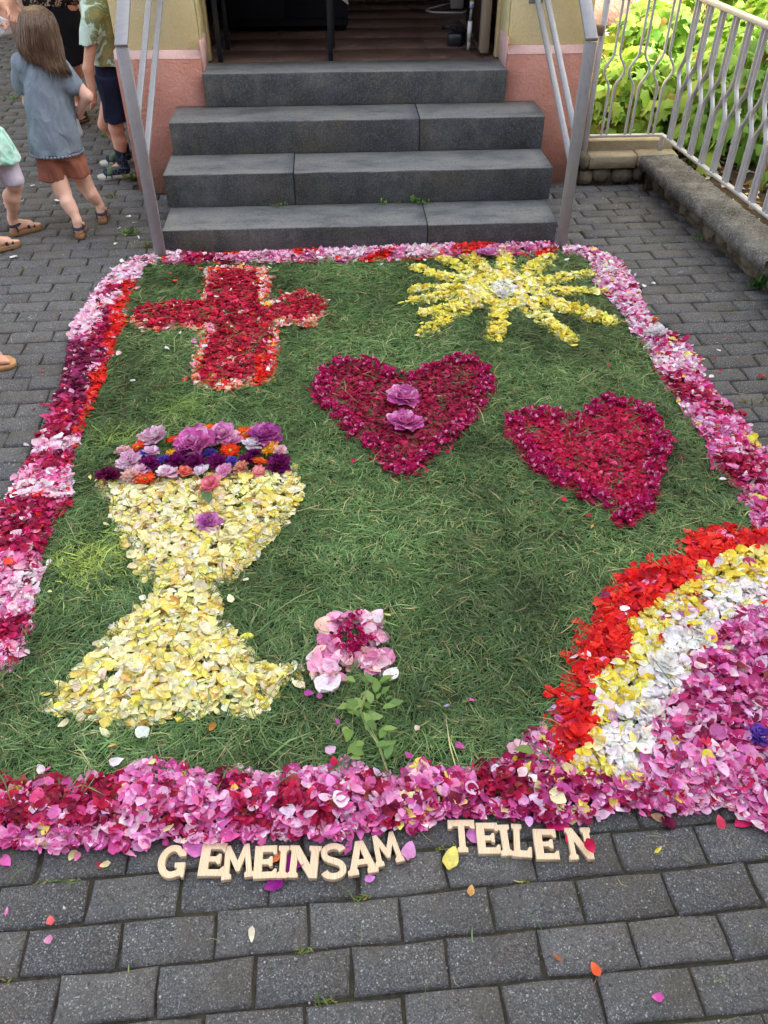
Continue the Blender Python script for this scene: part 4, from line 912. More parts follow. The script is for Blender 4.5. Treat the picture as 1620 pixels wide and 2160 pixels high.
def put_flower(name, label, kind, cols, loc, dia, seed, group, tilt=(.15, 0), parts=True, centre=None):
    root = empty(name, loc, label, name.replace('_', ' '), group); root.rotation_euler = (tilt[0], tilt[1], seed*1.3); root.scale = (dia, dia, dia*.8)
    L = flower_parts(kind, cols, seed)
    if parts:
        for nm, W, f, t, c in L: link(nm, mesh_np(nm, W, f, PETA, True, {'t': t, 'Col': np.repeat([c], len(W), 0)}), root)
    else:
        VV, FF, TT, CC = [], [], [], []; b = 0
        for nm, W, f, t, c in L: VV.append(W); FF.append(f+b); b += len(W); TT.append(t); CC.append(np.repeat([c], len(W), 0))
        link('bloom', mesh_np('bloom', np.concatenate(VV), np.concatenate(FF), PETA, True, {'t': np.concatenate(TT), 'Col': np.concatenate(CC)}), root)
    if centre:
        mb = MB(); mb.add(*rubble((0, 0, .05), (.11, .11, .06), seed)); mb.build('flower_centre', centre, root, True)
    return root
def fl(px, py, z=.055): return tuple(at(px, py, z))
def dia(px, z=.05, at_=(0, 0)): return px*np.linalg.norm(at(*at_, z)-CAMP)/FPX*1.08
PKC = ['#e890cc', '#de78c0', '#f0b4de', '#d468b4']
FL = [ # name, label, kind, cols, px, py, dia px, centre
 ('peony','upper of two vivid pink peonies on the larger petal heart','peony',PKC,850,832,76,None),
 ('peony','lower rounder pink peony on the larger petal heart','peony',PKC,854,886,76,None),
 ('peony','pale pink peony at the back left of the chalice flowers','peony',['#efcfe2','#f3dfea','#e4b4d6'],324,918,66,None),
 ('peony','largest pink peony in the middle of the chalice flowers','peony',PKC,412,930,88,None),
 ('peony','light pink peony right behind the largest pink peony','peony',['#e9a2d4','#e088c6','#f0c0e0'],470,914,70,None),
 ('peony','magenta pink peony at the right end of the chalice flowers','peony',['#c45ab0','#b04aa0','#d478c0'],558,914,72,None),
 ('gerbera','orange gerbera just left of the largest pink peony','gerbera',['#f0501e','#e63e16'],368,925,34,CENT),
 ('gerbera','small orange red gerbera under the pale pink peony','gerbera',['#ee4a22','#f05e30'],292,940,36,CENTY),
 ('gerbera','orange gerbera between light pink and magenta peonies','gerbera',['#ee5a1c','#f07a20'],515,912,40,CENT),
 ('gerbera','orange red gerbera right of the blue aster in the chalice flowers','gerbera',['#ee4a22','#e8401c'],486,946,42,CENTY),
 ('gerbera','bright orange gerbera touching the top left of the yellow chalice','gerbera',['#f0522a','#f2642c'],306,1006,46,CENT),
 ('gerbera','orange gerbera below the yellow flower near the purple dahlia','gerbera',['#f0702a','#ee5c22'],547,970,36,CENT),
 ('marigold','yellow orange marigold below the magenta peony','gerbera',['#f0a820','#f2b83a'],570,943,38,CENTY),
 ('marigold','small yellow marigold peeking out under the largest peony','gerbera',['#f0b428','#e8a21c'],362,954,24,CENTY),
 ('dahlia','deep purple dahlia at the right end above the chalice rim','aster',['#7c1268','#8e1a72','#64104e'],588,976,52,None),
 ('dahlia','deep purple dahlia at the far left outside the chalice rim','aster',['#7a1058','#8c1660','#5c0c40'],228,1000,50,None),
 ('aster','dark magenta aster left end of the purple row','aster',['#8a1474','#7a1064','#9c2482'],315,976,46,None),
 ('aster','dark magenta aster second from left in the purple row','aster',['#861478','#741062','#962080'],370,970,44,None),
 ('aster','dark magenta aster in the middle of the purple row','aster',['#7c1268','#6a0e58','#8e1c78'],412,974,46,None),
 ('aster','dark magenta aster at the right of the purple row','aster',['#8a1474','#7a1064','#9c2482'],459,971,42,None),
 ('aster','purple aster under the magenta peony','aster',['#861478','#741062'],536,955,32,None),
 ('aster','violet blue aster between the dark magenta asters on the left','aster',['#7a5ac8','#8a6cd4','#6848b8'],346,968,32,CENTY),
 ('aster','violet blue aster with a yellow eye below the largest peony','aster',['#5a48b4','#6c58c4'],444,954,30,CENTY),
 ('aster','violet blue aster at the right end of the purple row','aster',['#6a50c0','#7a60cc'],488,971,28,None),
 ('chrysanthemum','large pale pink chrysanthemum left in the chalice flowers','aster',['#f0cce2','#e8b4d8','#f5e0ee'],276,972,56,None),
 ('chrysanthemum','pale pink bloom behind the orange red gerbera','aster',['#f2d0d4','#eec0c8'],262,950,36,None),
 ('carnation','pale pink carnation on the chalice rim','rose',['#f0cfe4','#f5e2ee','#e6b8d8'],352,996,52,None),
 ('carnation','salmon carnation right of centre on the chalice rim','aster',['#f0b09c','#f2c0b0','#eaa08c'],510,984,38,None),
 ('carnation','small salmon pink daisy on the rim beside the purple dahlia','gerbera',['#ee8a98','#f0a0a8'],546,991,30,CENTY),
 ('carnation','pale blush carnation left of the bright orange gerbera','aster',['#f2c6bc','#f4d6d0'],278,1002,44,None),
 ('carnation','white carnation between orange gerbera and marigold','rose',['#f2eef2','#eee4f0'],532,936,44,None),
 ('carnation','pale pink carnation between pale peony and blue aster','rose',['#ecbfe0','#f2d4ea'],318,952,40,None),
 ('rose','salmon pink rose lying on the yellow chalice','rose',['#ec8fa0','#f0a4ae','#e87e94'],447,1020,56,None),
 ('peony','lilac pink peony bud lying on the yellow chalice below the leaf','peony',['#d884c8','#c46cb8','#e2a0d4'],440,1098,52,None),
 ('aster','dark magenta aster tucked behind the middle of the purple row','aster',['#7c1268','#8e1c78'],392,955,38,None),
 ('carnation','coral carnation on the chalice rim beside the pale pink one','rose',['#ee8478','#f2a090','#e86a60'],392,994,42,None),
 ('carnation','lilac white carnation on the chalice rim left of the salmon rose','rose',['#eedcf2','#f4e8f6'],424,992,38,None),
 ('carnation','rosy pink carnation on the chalice rim right of the salmon rose','rose',['#e8a0c8','#f0bcd8'],474,992,40,None),
 ('aster','dark purple aster between the orange red gerbera and the purple dahlia','aster',['#74105e','#86186e'],522,968,36,None),
 ('carnation','pale pink carnation between the two left dark magenta asters','rose',['#f2cfe4','#eabcd8'],300,990,40,None),
 ('gerbera','small orange gerbera behind the largest and the light pink peony','gerbera',['#ee5a1c','#f07a20'],440,902,30,CENT),
 ('carnation','pink carnation just right of the light pink peony','rose',['#e696cc','#eeb0da'],498,928,40,None),
 ('carnation','blush carnation at the right end behind the marigold','rose',['#f2d0d8','#eec0cc'],592,950,34,None),
 ('aster','small violet blue aster near the left pale chrysanthemum','aster',['#7a5ac8','#8a6cd4'],302,958,26,None),
 ('carnation','violet carnation on the right side of the rainbow','aster',['#7c54c8','#8a66d4','#6a44b4'],1600,1548,56,None),
 ('dahlia','pink peony petals heap blooming at the step foot between the sun rays','rose',['#e096cc','#d880c0','#eab4dc'],1028,533,44,None),
 ('carnation','small orange carnation in the right petal border','aster',['#ee8a2a','#f0a040'],1380,674,16,None),
 ('chrysanthemum','white lilac bloom in the right petal border','aster',['#fbf6fa','#f4ecf6'],1385,698,40,None),
 ('chrysanthemum','white daisy like bloom in the middle of the yellow petal sun','aster',['#fffdf8','#fdf9ec'],1060,618,30,None),
 ('rose','white rose in the white band of the rainbow','rose',['#fdfaf6','#fbf3ee','#fdf8f0'],1400,1395,70,None),
 ('rose','blush white rose low in the white band of the rainbow','rose',['#fdf9f4','#fbf0ea'],1375,1495,60,None),
]
FL[45] = ('rose',) + ('pale pink rose at the step foot between two sun rays',) + FL[45][2:]
for k, (nm, lab, kd, cl, px_, py_, dp, ce) in enumerate(FL):
    z = .045 if k > 1 and k < 44 else .040
    put_flower(nm, lab, kd, cl, fl(px_, py_+dp*.12, z), dia(dp, .05, (px_, py_))*1.02, k+1, 'whole flowers laid on the carpet', (random.uniform(.05, .35), random.uniform(-.2, .2)), parts=dp >= 34, centre=ce)

# leaves
def leaf_arr(L, W, seed, fold=.25, bendz=.15, n=7):
    r = np.random.default_rng(seed); V = []; 
    for i in range(n):
        t = i/(n-1); wd = W*.5*math.sin(math.pi*min(1, t**.8))**.9 + .0003
        cx = .06*L*math.sin(2.2*t+r.uniform(0, 2)); z = bendz*L*math.sin(math.pi*t)*.6
        V += [(cx-wd, t*L, z+fold*wd), (cx, t*L, z), (cx+wd, t*L, z+fold*wd)]
    F = []
    for i in range(n-1):
        for j in range(2): F.append((i*3+j, i*3+j+1, (i+1)*3+j+1, (i+1)*3+j))
    return np.array(V), np.array(F)
LEAFM = []
for i in range(4):
    v, f = leaf_arr(1, .52, i); LEAFM.append(mesh_np('leaf', v, f, LEAFO, True))
def lay_leaf(px, py, L, ang, col, parent=None, z=.034, name='leaf', tilt=0.0):
    p = at(px, py, z); m4 = Matrix.Translation(p) @ Matrix.Rotation(ang, 4, 'Z') @ Matrix.Rotation(tilt, 4, 'X') @ Matrix.Rotation(random.uniform(-.4, .4), 4, 'Y') @ Matrix.Scale(L, 4)
    o = link(name, LEAFM[random.randrange(4)], parent, mat4=m4); o.color = (*hexl(col), 1); return o
rb_ = empty('petal_rose', (0, 0, 0), 'pink petal flower figure with crimson rosebud heart in front of the chalice', 'petal flower'); pl = Pile()
FP = poly_at([(690,1308),(750,1300),(795,1302),(812,1345),(815,1400),(800,1418),(740,1424),(700,1455),(668,1440),(660,1410),(672,1370),(668,1335)])
P = sample(FP, 2800); ctr = at(745, 1352, CZ)[:2]; P = P[np.linalg.norm((P-ctr)/np.array([1, 1.25]), axis=1) > .048]
pl.add(np.c_[P, .022+rng.random(len(P))*.02], .054, pick(pal(('#ecb0cc',4),('#f2cedd',4),('#e08cbc',2),('#f0c4b8',1.5),(WH,.8)), len(P)), .35)
pl.add(np.array([at(693,1442,.045), at(825,1424,.03), at(785,1312,.04)]), .070, pick(pal(('#f0e6f0',1)), 3), .15)
pl.build(rb_, 300)
for k in range(46):
    a = random.uniform(0, 6.28); r_ = math.sqrt(random.random())*.062; m4 = Matrix.Translation((ctr[0]+r_*math.cos(a), ctr[1]+1.25*r_*math.sin(a), .036+random.uniform(0, .012))) @ Matrix.Rotation(random.uniform(0, 6.28), 4, 'Z') @ Matrix.Rotation(random.gauss(0, .5), 4, 'X') @ Matrix.Scale(random.uniform(.026, .036), 4)
    link('rosebud', BUDS[random.randrange(6)], rb_, mat4=m4)
sp = empty('leaf_sprig', (0, 0, 0), 'leafy green sprig laid as the stem under the pink petal flower', 'sprig')
LP = [(790,700,.065,-1.2),(680,800,.075,2.6),(620,850,.06,1.9),(715,915,.06,-1.6),(845,838,.06,-1.5),(612,990,.07,2.9),(725,965,.055,.3),(690,1085,.075,2.2),(692,1155,.06,1.3),(835,1180,.065,-.4),(800,1110,.06,-1.2),(740,830,.055,.2),(805,770,.045,-.9),(640,690,.045,1.3),(795,1050,.06,-.5),(760,760,.06,-.3),(650,900,.055,.9),(770,1000,.05,.7),(815,990,.05,-1.7),(740,700,.05,.4),(660,840,.05,1.2)]
LP = [(x, y, L*.74, a) for x, y, L, a in LP] + [(x+random.uniform(-38, 38), y+random.uniform(-40, 40), L*random.uniform(.45, .7), a+random.uniform(-.8, .8)) for x, y, L, a in LP]
for k, (x, y, L, a) in enumerate(LP): lay_leaf(540+x/3-4, 1200+y/3+8, L, a, random.choice(['#7c9e50','#8cac5e','#6a8c46','#94b066','#789a58']), sp, .042+.002*(k % 7), tilt=random.uniform(0, .35))
mb = MB()
for ofs in (-6, 0, 7): mb.tube([at(540+(700+ofs)/3, 1200+770/3, .034), at(540+(660+ofs)/3, 1200+900/3, .036), at(540+(710+ofs*2)/3, 1200+1000/3, .04), at(540+(775+ofs)/3, 1200+1110/3, .038), at(540+(830+ofs*.5)/3, 1200+1275/3, .030)], .0011, 5)
mb.build('stem', simple('sprig_stem', hexl('#9aa66c'), .6), sp, True)
tag(lay_leaf(437, 1062, .075, .3, '#5f7c58', None, .055, 'leaf'), 'dull green rose leaf lying on the yellow chalice', 'leaf')
tag(lay_leaf(1128, 1590, .055, 1.3, '#7d9a50', None, .045, 'leaf'), 'fresh green leaf at the left foot of the rainbow', 'leaf')
for x, y, L, a in ((262,945,.07,1.2),(250,950,.06,2.2),(372,955,.05,.4)): tag(lay_leaf(x, y, L, a, '#4c6a44', None, .03), {262: 'dark green leaf left of the chalice flowers, the upright one', 250: 'dark green leaf left of the chalice flowers, the one lying outward', 372: 'dark green leaf showing under the orange gerbera'}[x], 'leaf')

# ---- single stray petals, each a thing of its own
STR = [ # px, py, size, colour, words
 (280,803,.045,'#dfe4f0','bluish white petal alone on the grass below the left arm of the cross'),(370,592,.045,'#f0502e','orange red petal on the grass top left, lowest of the three'),(424,566,.045,'#ee5a36','orange red petal beside the top of the cross'),(358,576,.035,'#ee6a40','small orange petal near the left end of the step'),
 (264,867,.03,'#7a1646','dark wine red petal on the grass below the white petal'),(1190,1054,.05,'#d01c4c','largest crimson petal lying below the right heart'),(1164,1049,.035,'#c81c48','small crimson petal left of the largest stray petal under the right heart'),(1135,1057,.035,'#b81238','crimson petal left of the pair below the right heart'),(1153,1032,.035,'#c41c44','crimson petal close under the left lobe of the right heart'),(1243,1087,.04,'#b81238','crimson petal left of the tip of the right heart'),(1249,1110,.04,'#d8a058','ochre dried petal below the tip of the right heart'),
 (745,972,.035,'#c01850','crimson petal left of the tip of the larger heart'),(1284,770,.03,'#c01850','thin crimson petal near the right border'),(605,1076,.06,'#e9eee8','greenish white petal right of the chalice cup'),(817,1297,.04,'#f0e68c','pale yellow petal above right of the pink petal flower'),(651,1462,.05,'#b04a9c','purple pink petal left of the leafy sprig'),(674,1468,.035,'#cf70b8','small pink petal beside the purple pink one left of the sprig'),(712,1522,.04,'#cc5cb0','pink petal left of the sprig middle'),(704,1606,.055,'#c4164c','crimson petal above the front border left of the sprig foot'),(862,1594,.045,'#b84a9c','magenta petal right of the sprig foot'),
 (970,1574,.05,'#c25aa0','long pink petal on the grass in front of the rainbow'),(942,1488,.03,'#b8a0d8','pale violet petal on the grass right of the sprig'),(995,1476,.03,'#cc5cb0','tiny pink petal on the grass left of the rainbow'),(880,1536,.04,'#e6cdbc','beige petal on the grass above the front border'),(1212,1386,.05,'#eef0f4','white petal at the outer edge of the red rainbow band'),(1163,1496,.06,'#dcb8e0','lilac petal at the lower outer edge of the red rainbow band'),(1180,1518,.06,'#d87cc0','pink petal on the lower red rainbow band'),
 (300,1545,.07,'#dfe8dc','pale greenish petal below the foot of the chalice'),(237,1572,.04,'#d8b460','ochre dried petal between chalice foot and front border'),(448,1533,.045,'#b87a2c','brown dried petal right below the chalice foot'),(105,1248,.03,'#e4e48c','tiny yellow green petal left of the chalice stem'),(322,1607,.04,'#dcd890','pale yellow petal at the upper edge of the front border'),
 (1435,578,.05,'#c9b4ec','lilac petal alone on the paving beyond the right border'),(1378,600,.045,'#ecebf4','white petal on the paving just outside the right border'),(1358,606,.045,'#f0eff4','white petal touching the outside of the right border'),(1508,757,.045,'#c4163a','crimson petal on the right paving nearest the border'),(1515,742,.04,'#e6e8f2','white petal on the right paving beside the crimson one'),(1518,786,.035,'#c81c48','smaller crimson petal on the right paving'),(1605,796,.055,'#c01838','large crimson petal at the far right of the paving'),(1536,717,.03,'#a82a60','wine red petal on the right paving joint'),(1525,1010,.05,'#ece6ee','white petal outside the lower right border'),
 (90,786,.03,'#d0285a','small crimson petal on the left paving'),(97,858,.07,'#d02a68','large crimson pink petal on the left paving outside the border'),(72,868,.035,'#5c1030','dark wine petal on the left paving'),
 (15,1822,.065,'#dd68b0','pink petal on the paving at the front left edge'),(155,1805,.05,'#e0cc98','beige dried petal on the paving under the left part of the front border'),(212,1828,.05,'#c8144c','crimson curled petal on the paving under the front border'),(140,1797,.035,'#e080b8','tiny pink petal beside the beige dried one'),(165,1810,.04,'#d87aa0','pink petal scrap on the paving left of the letter G'),(224,1827,.045,'#e2d2a0','beige pointed petal on the paving left of the letter G'),(16,1927,.04,'#e48ac0','pale pink petal on a paving stone at the left edge'),(108,1945,.04,'#e86a68','salmon red petal in a joint at the lower left'),(105,1985,.04,'#d890b0','thin pink petal on the lower left paving'),(532,1974,.065,'#efe6cc','cream petal alone on the paving below the letters'),
 (408,1796,.085,'#dd7ac4','large pink petal between the letters G and E'),(580,1866,.075,'#8c1280','deep purple petal lying below the letters I and N'),(618,1826,.09,'#a01890','deep purple petal between the strokes of the first N'),(586,1810,.06,'#f0884a','orange petal beside the first letter I'),(780,1857,.05,'#d68ad8','lilac petal below the letter A'),(862,1800,.075,'#dc96cc','large lilac pink petal right of the last M'),(700,1758,.08,'#dd74bd','pink petal between the front border and the letter S'),(735,1788,.07,'#d868b4','pink petal under the letter S top'),(952,1815,.085,'#efe27a','large pale yellow petal below the letter T'),(1002,1765,.07,'#d884cc','lilac pink petal under the arm of the letter T'),(1196,1775,.055,'#d01c60','crimson white petal between the letters E and N of the second word'),(1238,1800,.06,'#c8144c','crimson petal lying on the last letter N'),
 (1116,1733,.05,'#dda8e0','lilac petal above the letter L'),(1170,1742,.10,'#d62070','large magenta petal above the gap between L and E'),(1386,1798,.045,'#e8d850','narrow yellow petal on the right front paving'),(1372,1720,.04,'#d83a6a','small red pink petal under the right front border'),(1410,1737,.07,'#6c1038','dark wine curled petal on the paving under the right front border'),(1592,1740,.08,'#8a5a34','brown wilted petal at the right end of the front border'),(1566,1735,.08,'#d01c60','crimson petal at the right end of the front border'),(1386,1727,.06,'#c8a080','brownish dried petal under the right front border'),(993,1882,.045,'#d8a868','tan dried petal on the paving below the word TEILEN'),(1175,2023,.04,'#a8623c','brown leaf scrap on the lower right paving'),(1255,2048,.055,'#f0683c','orange petal in a joint at the lower right'),(1387,2107,.045,'#d85aac','pink petal on the lowest right paving'),
 (293,504,.06,'#e8ecee','white petal on the paving left of the railing post'),(252,485,.05,'#e8e2c0','cream petal on the paving left of the railing post'),(268,498,.06,'#dce0a8','pale yellow petal in the grass clump by the railing'),(244,517,.045,'#e8e4c8','small cream petal below the cream one by the railing'),(285,472,.055,'#eef0f2','white petal on the paving beside the right heel of the girl'),(272,460,.06,'#e4e2d6','narrow white petal near the railing foot'),(121,426,.06,'#f4f4f4','white petal behind the girl'),(12,431,.06,'#f2f2f4','white petal on the paving at the left picture edge'),(48,426,.04,'#f2f2f4','white petal behind the striding child'),(30,545,.07,'#e4e0dc','narrow whitish petal at the far left paving'),(80,480,.045,'#e8e6e2','thin white petal beside the sandal of the striding child'),(70,394,.05,'#f0efec','white petal scrap behind the child in lilac leggings'),
 (880,707,.045,'#f4ecb4','cream yellow petal below the lowest left sun ray'),(896,549,.045,'#eef0f0','white petal at the foot of the sun beside the upper ray'),(748,551,.05,'#f0dcea','pale pink petal on the grass near the step'),(805,558,.05,'#ecd2e4','pale pink petal second from left on the grass near the step'),(1196,547,.055,'#e8eaf2','white petal between sun ray and right railing post'),(1192,559,.05,'#e6e8f0','bluish white petal under the other white petal at the right railing'),(1287,630,.055,'#dcd4f0','pale lilac petal inside the right border by the sun ray tip'),(1307,650,.055,'#d8cbee','lilac petal inside the right border below the pale one'),(352,735,.05,'#e8ecf0','pale bluish petal left of the cross stem'),(250,745,.05,'#f0d0d0','blush petal right of the orange edge of the left border'),(380,702,.06,'#dfe6ea','pale petal just below the left arm of the cross'),
]
for k, (x, y, s_, c, lab) in enumerate(STR):
    P2 = at(x, y, 0)[:2]; on = inpoly(P2[None], P_CARPET)[0]
    z = .006 if not on else .030
    if 'on the last letter' in lab or 'front border' in lab and on: z = .035
    if 'deep purple' in lab or 'orange petal beside' in lab or 'under the' in lab: z = .003
    else: z += s_*.04
    o = link('petal', PMESH[(k*5) % 18], None, mat4=Matrix.Translation((P2[0] if not on else at(x, y, z)[0], P2[1] if not on else at(x, y, z)[1], z)) @ Matrix.Rotation(random.uniform(0, 6.28), 4, 'Z') @ Matrix.Rotation(random.gauss(0, .15), 4, 'X') @ Matrix.Rotation(random.gauss(0, .15), 4, 'Y') @ Matrix.Scale(s_*(.56 if s_ < .07 else .66), 4))
    o.color = (*hexl(c), 1); tag(o, lab, 'petal', 'single stray petals')

# ---- wooden letters
def arc_poly(pts, w_):
    pts = np.array(pts, float); d = np.gradient(pts, axis=0); d /= np.linalg.norm(d, axis=1)[:,None]; nn = np.c_[-d[:,1], d[:,0]]
    ww = np.asarray(w_)*np.ones(len(pts)); return list(map(tuple, np.concatenate([pts+nn*ww[:,None]/2, (pts-nn*ww[:,None]/2)[::-1]])))
def ell(cx, cy_, rx, ry, a0, a1, n): return [(cx+rx*math.cos(math.radians(a)), cy_+ry*math.sin(math.radians(a))) for a in np.linspace(a0, a1, n)]
g_out = ell(.42, .5, .42, .5, 52, 300, 26); g_in = ell(.42, .5, .21, .30, 300, 62, 22)
GL = [[(.80,.64),(.80,.90),(.72,.90),(.66,.86)] + g_out[1:] + [(.62,.04),(.70,.08),(.72,.02),(.80,.02),(.80,.46),(.50,.46),(.50,.32),(.58,.30),(.58,.24)] + g_in[1:] + [(.56,.70),(.62,.64)]]
sc_ = ell(.37, .74, .27, .18, 15, 180, 12) + [(.12,.66),(.16,.60),(.24,.55),(.37,.51),(.50,.46),(.58,.41),(.62,.35)] + ell(.37, .26, .27, .18, 10, -165, 12)
S_ = [arc_poly(sc_, [.20]*3 + [.18]*(len(sc_)-6) + [.20]*3)]
LET = {
 'I': ([[(0,0),(.42,0),(.42,.14),(.33,.20),(.33,.80),(.42,.86),(.42,1),(0,1),(0,.86),(.09,.80),(.09,.20),(0,.14)]], .42),
 'E': ([[(0,0),(.75,0),(.75,.28),(.68,.29),(.60,.2),(.27,.2),(.27,.42),(.45,.42),(.52,.35),(.60,.36),(.60,.66),(.52,.66),(.45,.58),(.27,.58),(.27,.8),(.58,.8),(.65,.71),(.73,.72),(.73,1),(0,1)]], .75),
 'M': ([[(0,0),(.3,0),(.3,.13),(.24,.18),(.27,.60),(.45,.2),(.55,.2),(.73,.60),(.76,.18),(.70,.13),(.70,0),(1,0),(1,.13),(.94,.18),(.87,1),(.72,1),(.5,.52),(.28,1),(.13,1),(.06,.18),(0,.13)]], 1.0),
 'N': ([[(0,0),(.3,0),(.3,.13),(.24,.18),(.24,.58),(.60,0),(.82,0),(.82,.82),(.88,.87),(.88,1),(.54,1),(.54,.87),(.60,.82),(.60,.42),(.26,1),(0,1),(0,.87),(.06,.82),(.06,.18),(0,.13)]], .88),
 'A': ([[(0,0),(.34,0),(.34,.14),(.29,.18),(.33,.28),(.62,.28),(.66,.18),(.61,.14),(.61,0),(.95,0),(.95,.14),(.88,.18),(.60,1),(.35,1),(.07,.18),(0,.14)], [(.385,.44),(.475,.74),(.565,.44)]], .95),
 'T': ([[(.27,0),(.61,0),(.61,.13),(.54,.18),(.54,.8),(.70,.8),(.76,.72),(.88,.72),(.88,1),(0,1),(0,.72),(.12,.72),(.18,.8),(.34,.8),(.34,.18),(.27,.13)]], .88),
 'L': ([[(0,0),(.72,0),(.72,.32),(.62,.32),(.54,.2),(.3,.2),(.3,.82),(.38,.87),(.38,1),(0,1),(0,.87),(.07,.82),(.07,.18),(0,.13)]], .72),
 'G': (GL, .82), 'S': (S_, .74)}
def letter(ch, px0, py0, px1, py1, rot, label):
    """px0..px1, py0 (top)..py1 (foot) of the upper face"""
    a = at(px0, py1, .014)[:2]; b = at(px1, py1, .014)[:2]; t = at((px0+px1)/2, py0, .014)[:2]; ctr = (a+b)/2
    wd = np.linalg.norm(b-a); ht = t[1]-ctr[1]
    spl, uw = LET[ch]; cu = bpy.data.curves.new('letter_curve', 'CURVE'); cu.dimensions = '2D'; cu.fill_mode = 'BOTH'; cu.extrude = .0060; cu.bevel_depth = .0011; cu.bevel_resolution = 2; cu.offset = -.0011
    for pts in spl:
        sp2 = cu.splines.new('POLY'); sp2.points.add(len(pts)-1); sp2.use_cyclic_u = True
        for q_, (x, y) in zip(sp2.points, pts): q_.co = ((x/uw-.5)*wd, (y-.5)*ht, 0, 1)
    tmp = bpy.data.objects.new('tmp', cu); C.objects.link(tmp); bpy.context.view_layer.update()
    me = bpy.data.meshes.new_from_object(tmp.evaluated_get(bpy.context.evaluated_depsgraph_get())); bpy.data.objects.remove(tmp); bpy.data.curves.remove(cu)
    me.materials.clear(); me.materials.append(WOODL); me.name = 'wooden_letter'
    o = link('wooden_letter', me, None, mat4=Matrix.Translation((ctr[0], ctr[1]+ht/2, .0082)) @ Matrix.Rotation(math.radians(rot), 4, 'Z')); tag(o, label, 'letter', 'wooden letters on the paving'); return o
W1 = 'in the word GEMEINSAM'; W2 = 'in the word TEILEN'
letter('G', 328, 1783, 388, 1853, -1, 'pale wooden letter G, first ' + W1)
letter('E', 418, 1778, 474, 1848, -4, 'pale wooden letter E with clear grain, right after the G ' + W1)
letter('M', 464, 1782, 533, 1853, 4, 'pale wooden letter M between two letters E ' + W1)
letter('E', 534, 1784, 583, 1853, -1, 'pale wooden letter E, fourth ' + W1 + ' before the I')
letter('I', 584, 1784, 607, 1852, -3, 'narrow pale wooden letter I ' + W1)
letter('N', 607, 1784, 676, 1852, -5, 'pale wooden letter N with a pinkish left stroke ' + W1)
letter('S', 676, 1779, 732, 1855, 0, 'pale wooden letter S ' + W1)
letter('A', 731, 1773, 796, 1844, 6, 'pale wooden letter A ' + W1)
letter('M', 786, 1757, 849, 1824, 11, 'pale wooden letter M tilted at the end ' + W1)
letter('T', 950, 1729, 1008, 1798, -3, 'pale wooden letter T, first ' + W2)
letter('E', 1011, 1735, 1059, 1801, -3, 'pale wooden letter E right after the T ' + W2)
letter('I', 1058, 1739, 1084, 1805, -1, 'narrow pale wooden letter I ' + W2)
letter('L', 1086, 1738, 1128, 1808, -8, 'pale wooden letter L ' + W2)
letter('E', 1134, 1748, 1184, 1813, -4, 'pale wooden letter E between the L and the N ' + W2)
letter('N', 1204, 1745, 1260, 1813, -2, 'pale wooden letter N at the end ' + W2)
# ================================================================== HANDRAILS
def handrail(x, label, slope, z1, z2, y0):
    root = empty('handrail', (0, 0, 0), label, 'handrail', 'handrails beside the steps'); zt = 1.018; xe = x*.955
    MB().box((x-.029, y0-.009, -.012), (x+.029, y0+.009, zt-.012), .002).build('post', GALV, root)
    ye = WY - .002; L = ye - y0
    MB().bar((x, y0-.012, zt-.002), (x, ye, zt-.002+slope*L), .058, .018, (0, 0, 1), .002).build('top_rail', GALV, root)
    for z in (z1, z2):
        MB().bar((x, y0+.0095, z), (xe, ye, z+slope*(L-.01)), .030, .014, (0, 0, 1), .002).build('guard_bar', GALV, root)
    for z, x in ((zt+slope*L-.01, x), (z1+slope*L, xe), (z2+slope*L, xe)):
        MB().box((x-.04, WY-.008, z-.05), (x+.04, WY-.0005, z+.05), .002).build('wall_plate', GALV, root)
handrail(-.945, 'flat grey steel handrail with two guard bars on the left of the steps', .60, .675, .470, 4.266)
handrail(1.222, 'flat grey steel handrail with two guard bars on the right of the steps', .60, .575, .430, 4.270)

# ================================================================== INSIDE THE DOORWAY
F0 = FLOOR + .002
tb = empty('table', (-.3, 5.65, F0), 'black table with thin square legs standing just inside the doorway', 'table'); tb.location = (0, 0, 0)
for x, y in ((-.655, 5.522), (.004, 5.522), (-.64, 5.86), (.02, 5.86)): MB().box((x-.014, y-.014, F0), (x+.014, y+.014, F0+.70), .002).build('leg', BLACKM, tb)
MB().box((-.70, 5.50, F0+.70), (.06, 5.90, F0+.73), .004).build('table_top', BLACKM, tb)
tc = MB(); zt = F0+.733
tc.add([(-.5, 5.49, zt), (.064, 5.49, zt), (.064, 5.91, zt), (-.5, 5.91, zt), (-.30, 5.486, zt-.06), (.066, 5.486, zt-.40), (.12, 5.50, zt-.44), (.10, 5.66, zt-.30), (.066, 5.91, zt-.05), (.02, 5.484, zt-.32)], [(0,1,2,3),(0,4,1),(4,9,1),(9,5,1),(1,5,6),(1,6,7),(1,7,2),(7,8,2)])
clo = tc.build('tablecloth', mat_cloth('white_cloth', (.75, .75, .78)), None); clo.modifiers.new('thickness', 'SOLIDIFY').thickness = .002
tag(clo, 'white cloth with one corner hanging from the black table in the doorway', 'tablecloth')
cb = empty('cabinet', (-.28, 6.4, F0), 'low dark cabinet in the unlit room behind the black table', 'cabinet'); cb.location = (0, 0, 0)
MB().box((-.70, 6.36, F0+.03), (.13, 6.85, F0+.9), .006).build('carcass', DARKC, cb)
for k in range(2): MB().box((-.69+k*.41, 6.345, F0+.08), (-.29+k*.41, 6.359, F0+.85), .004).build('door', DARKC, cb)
for x in (-.66, .09): MB().box((x-.03, 6.40, F0), (x+.03, 6.8, F0+.029)).build('foot', DARKC, cb)
bx = empty('power_box', (0, 0, 0), 'small black power supply box with looped cable on the tiled floor', 'power box')
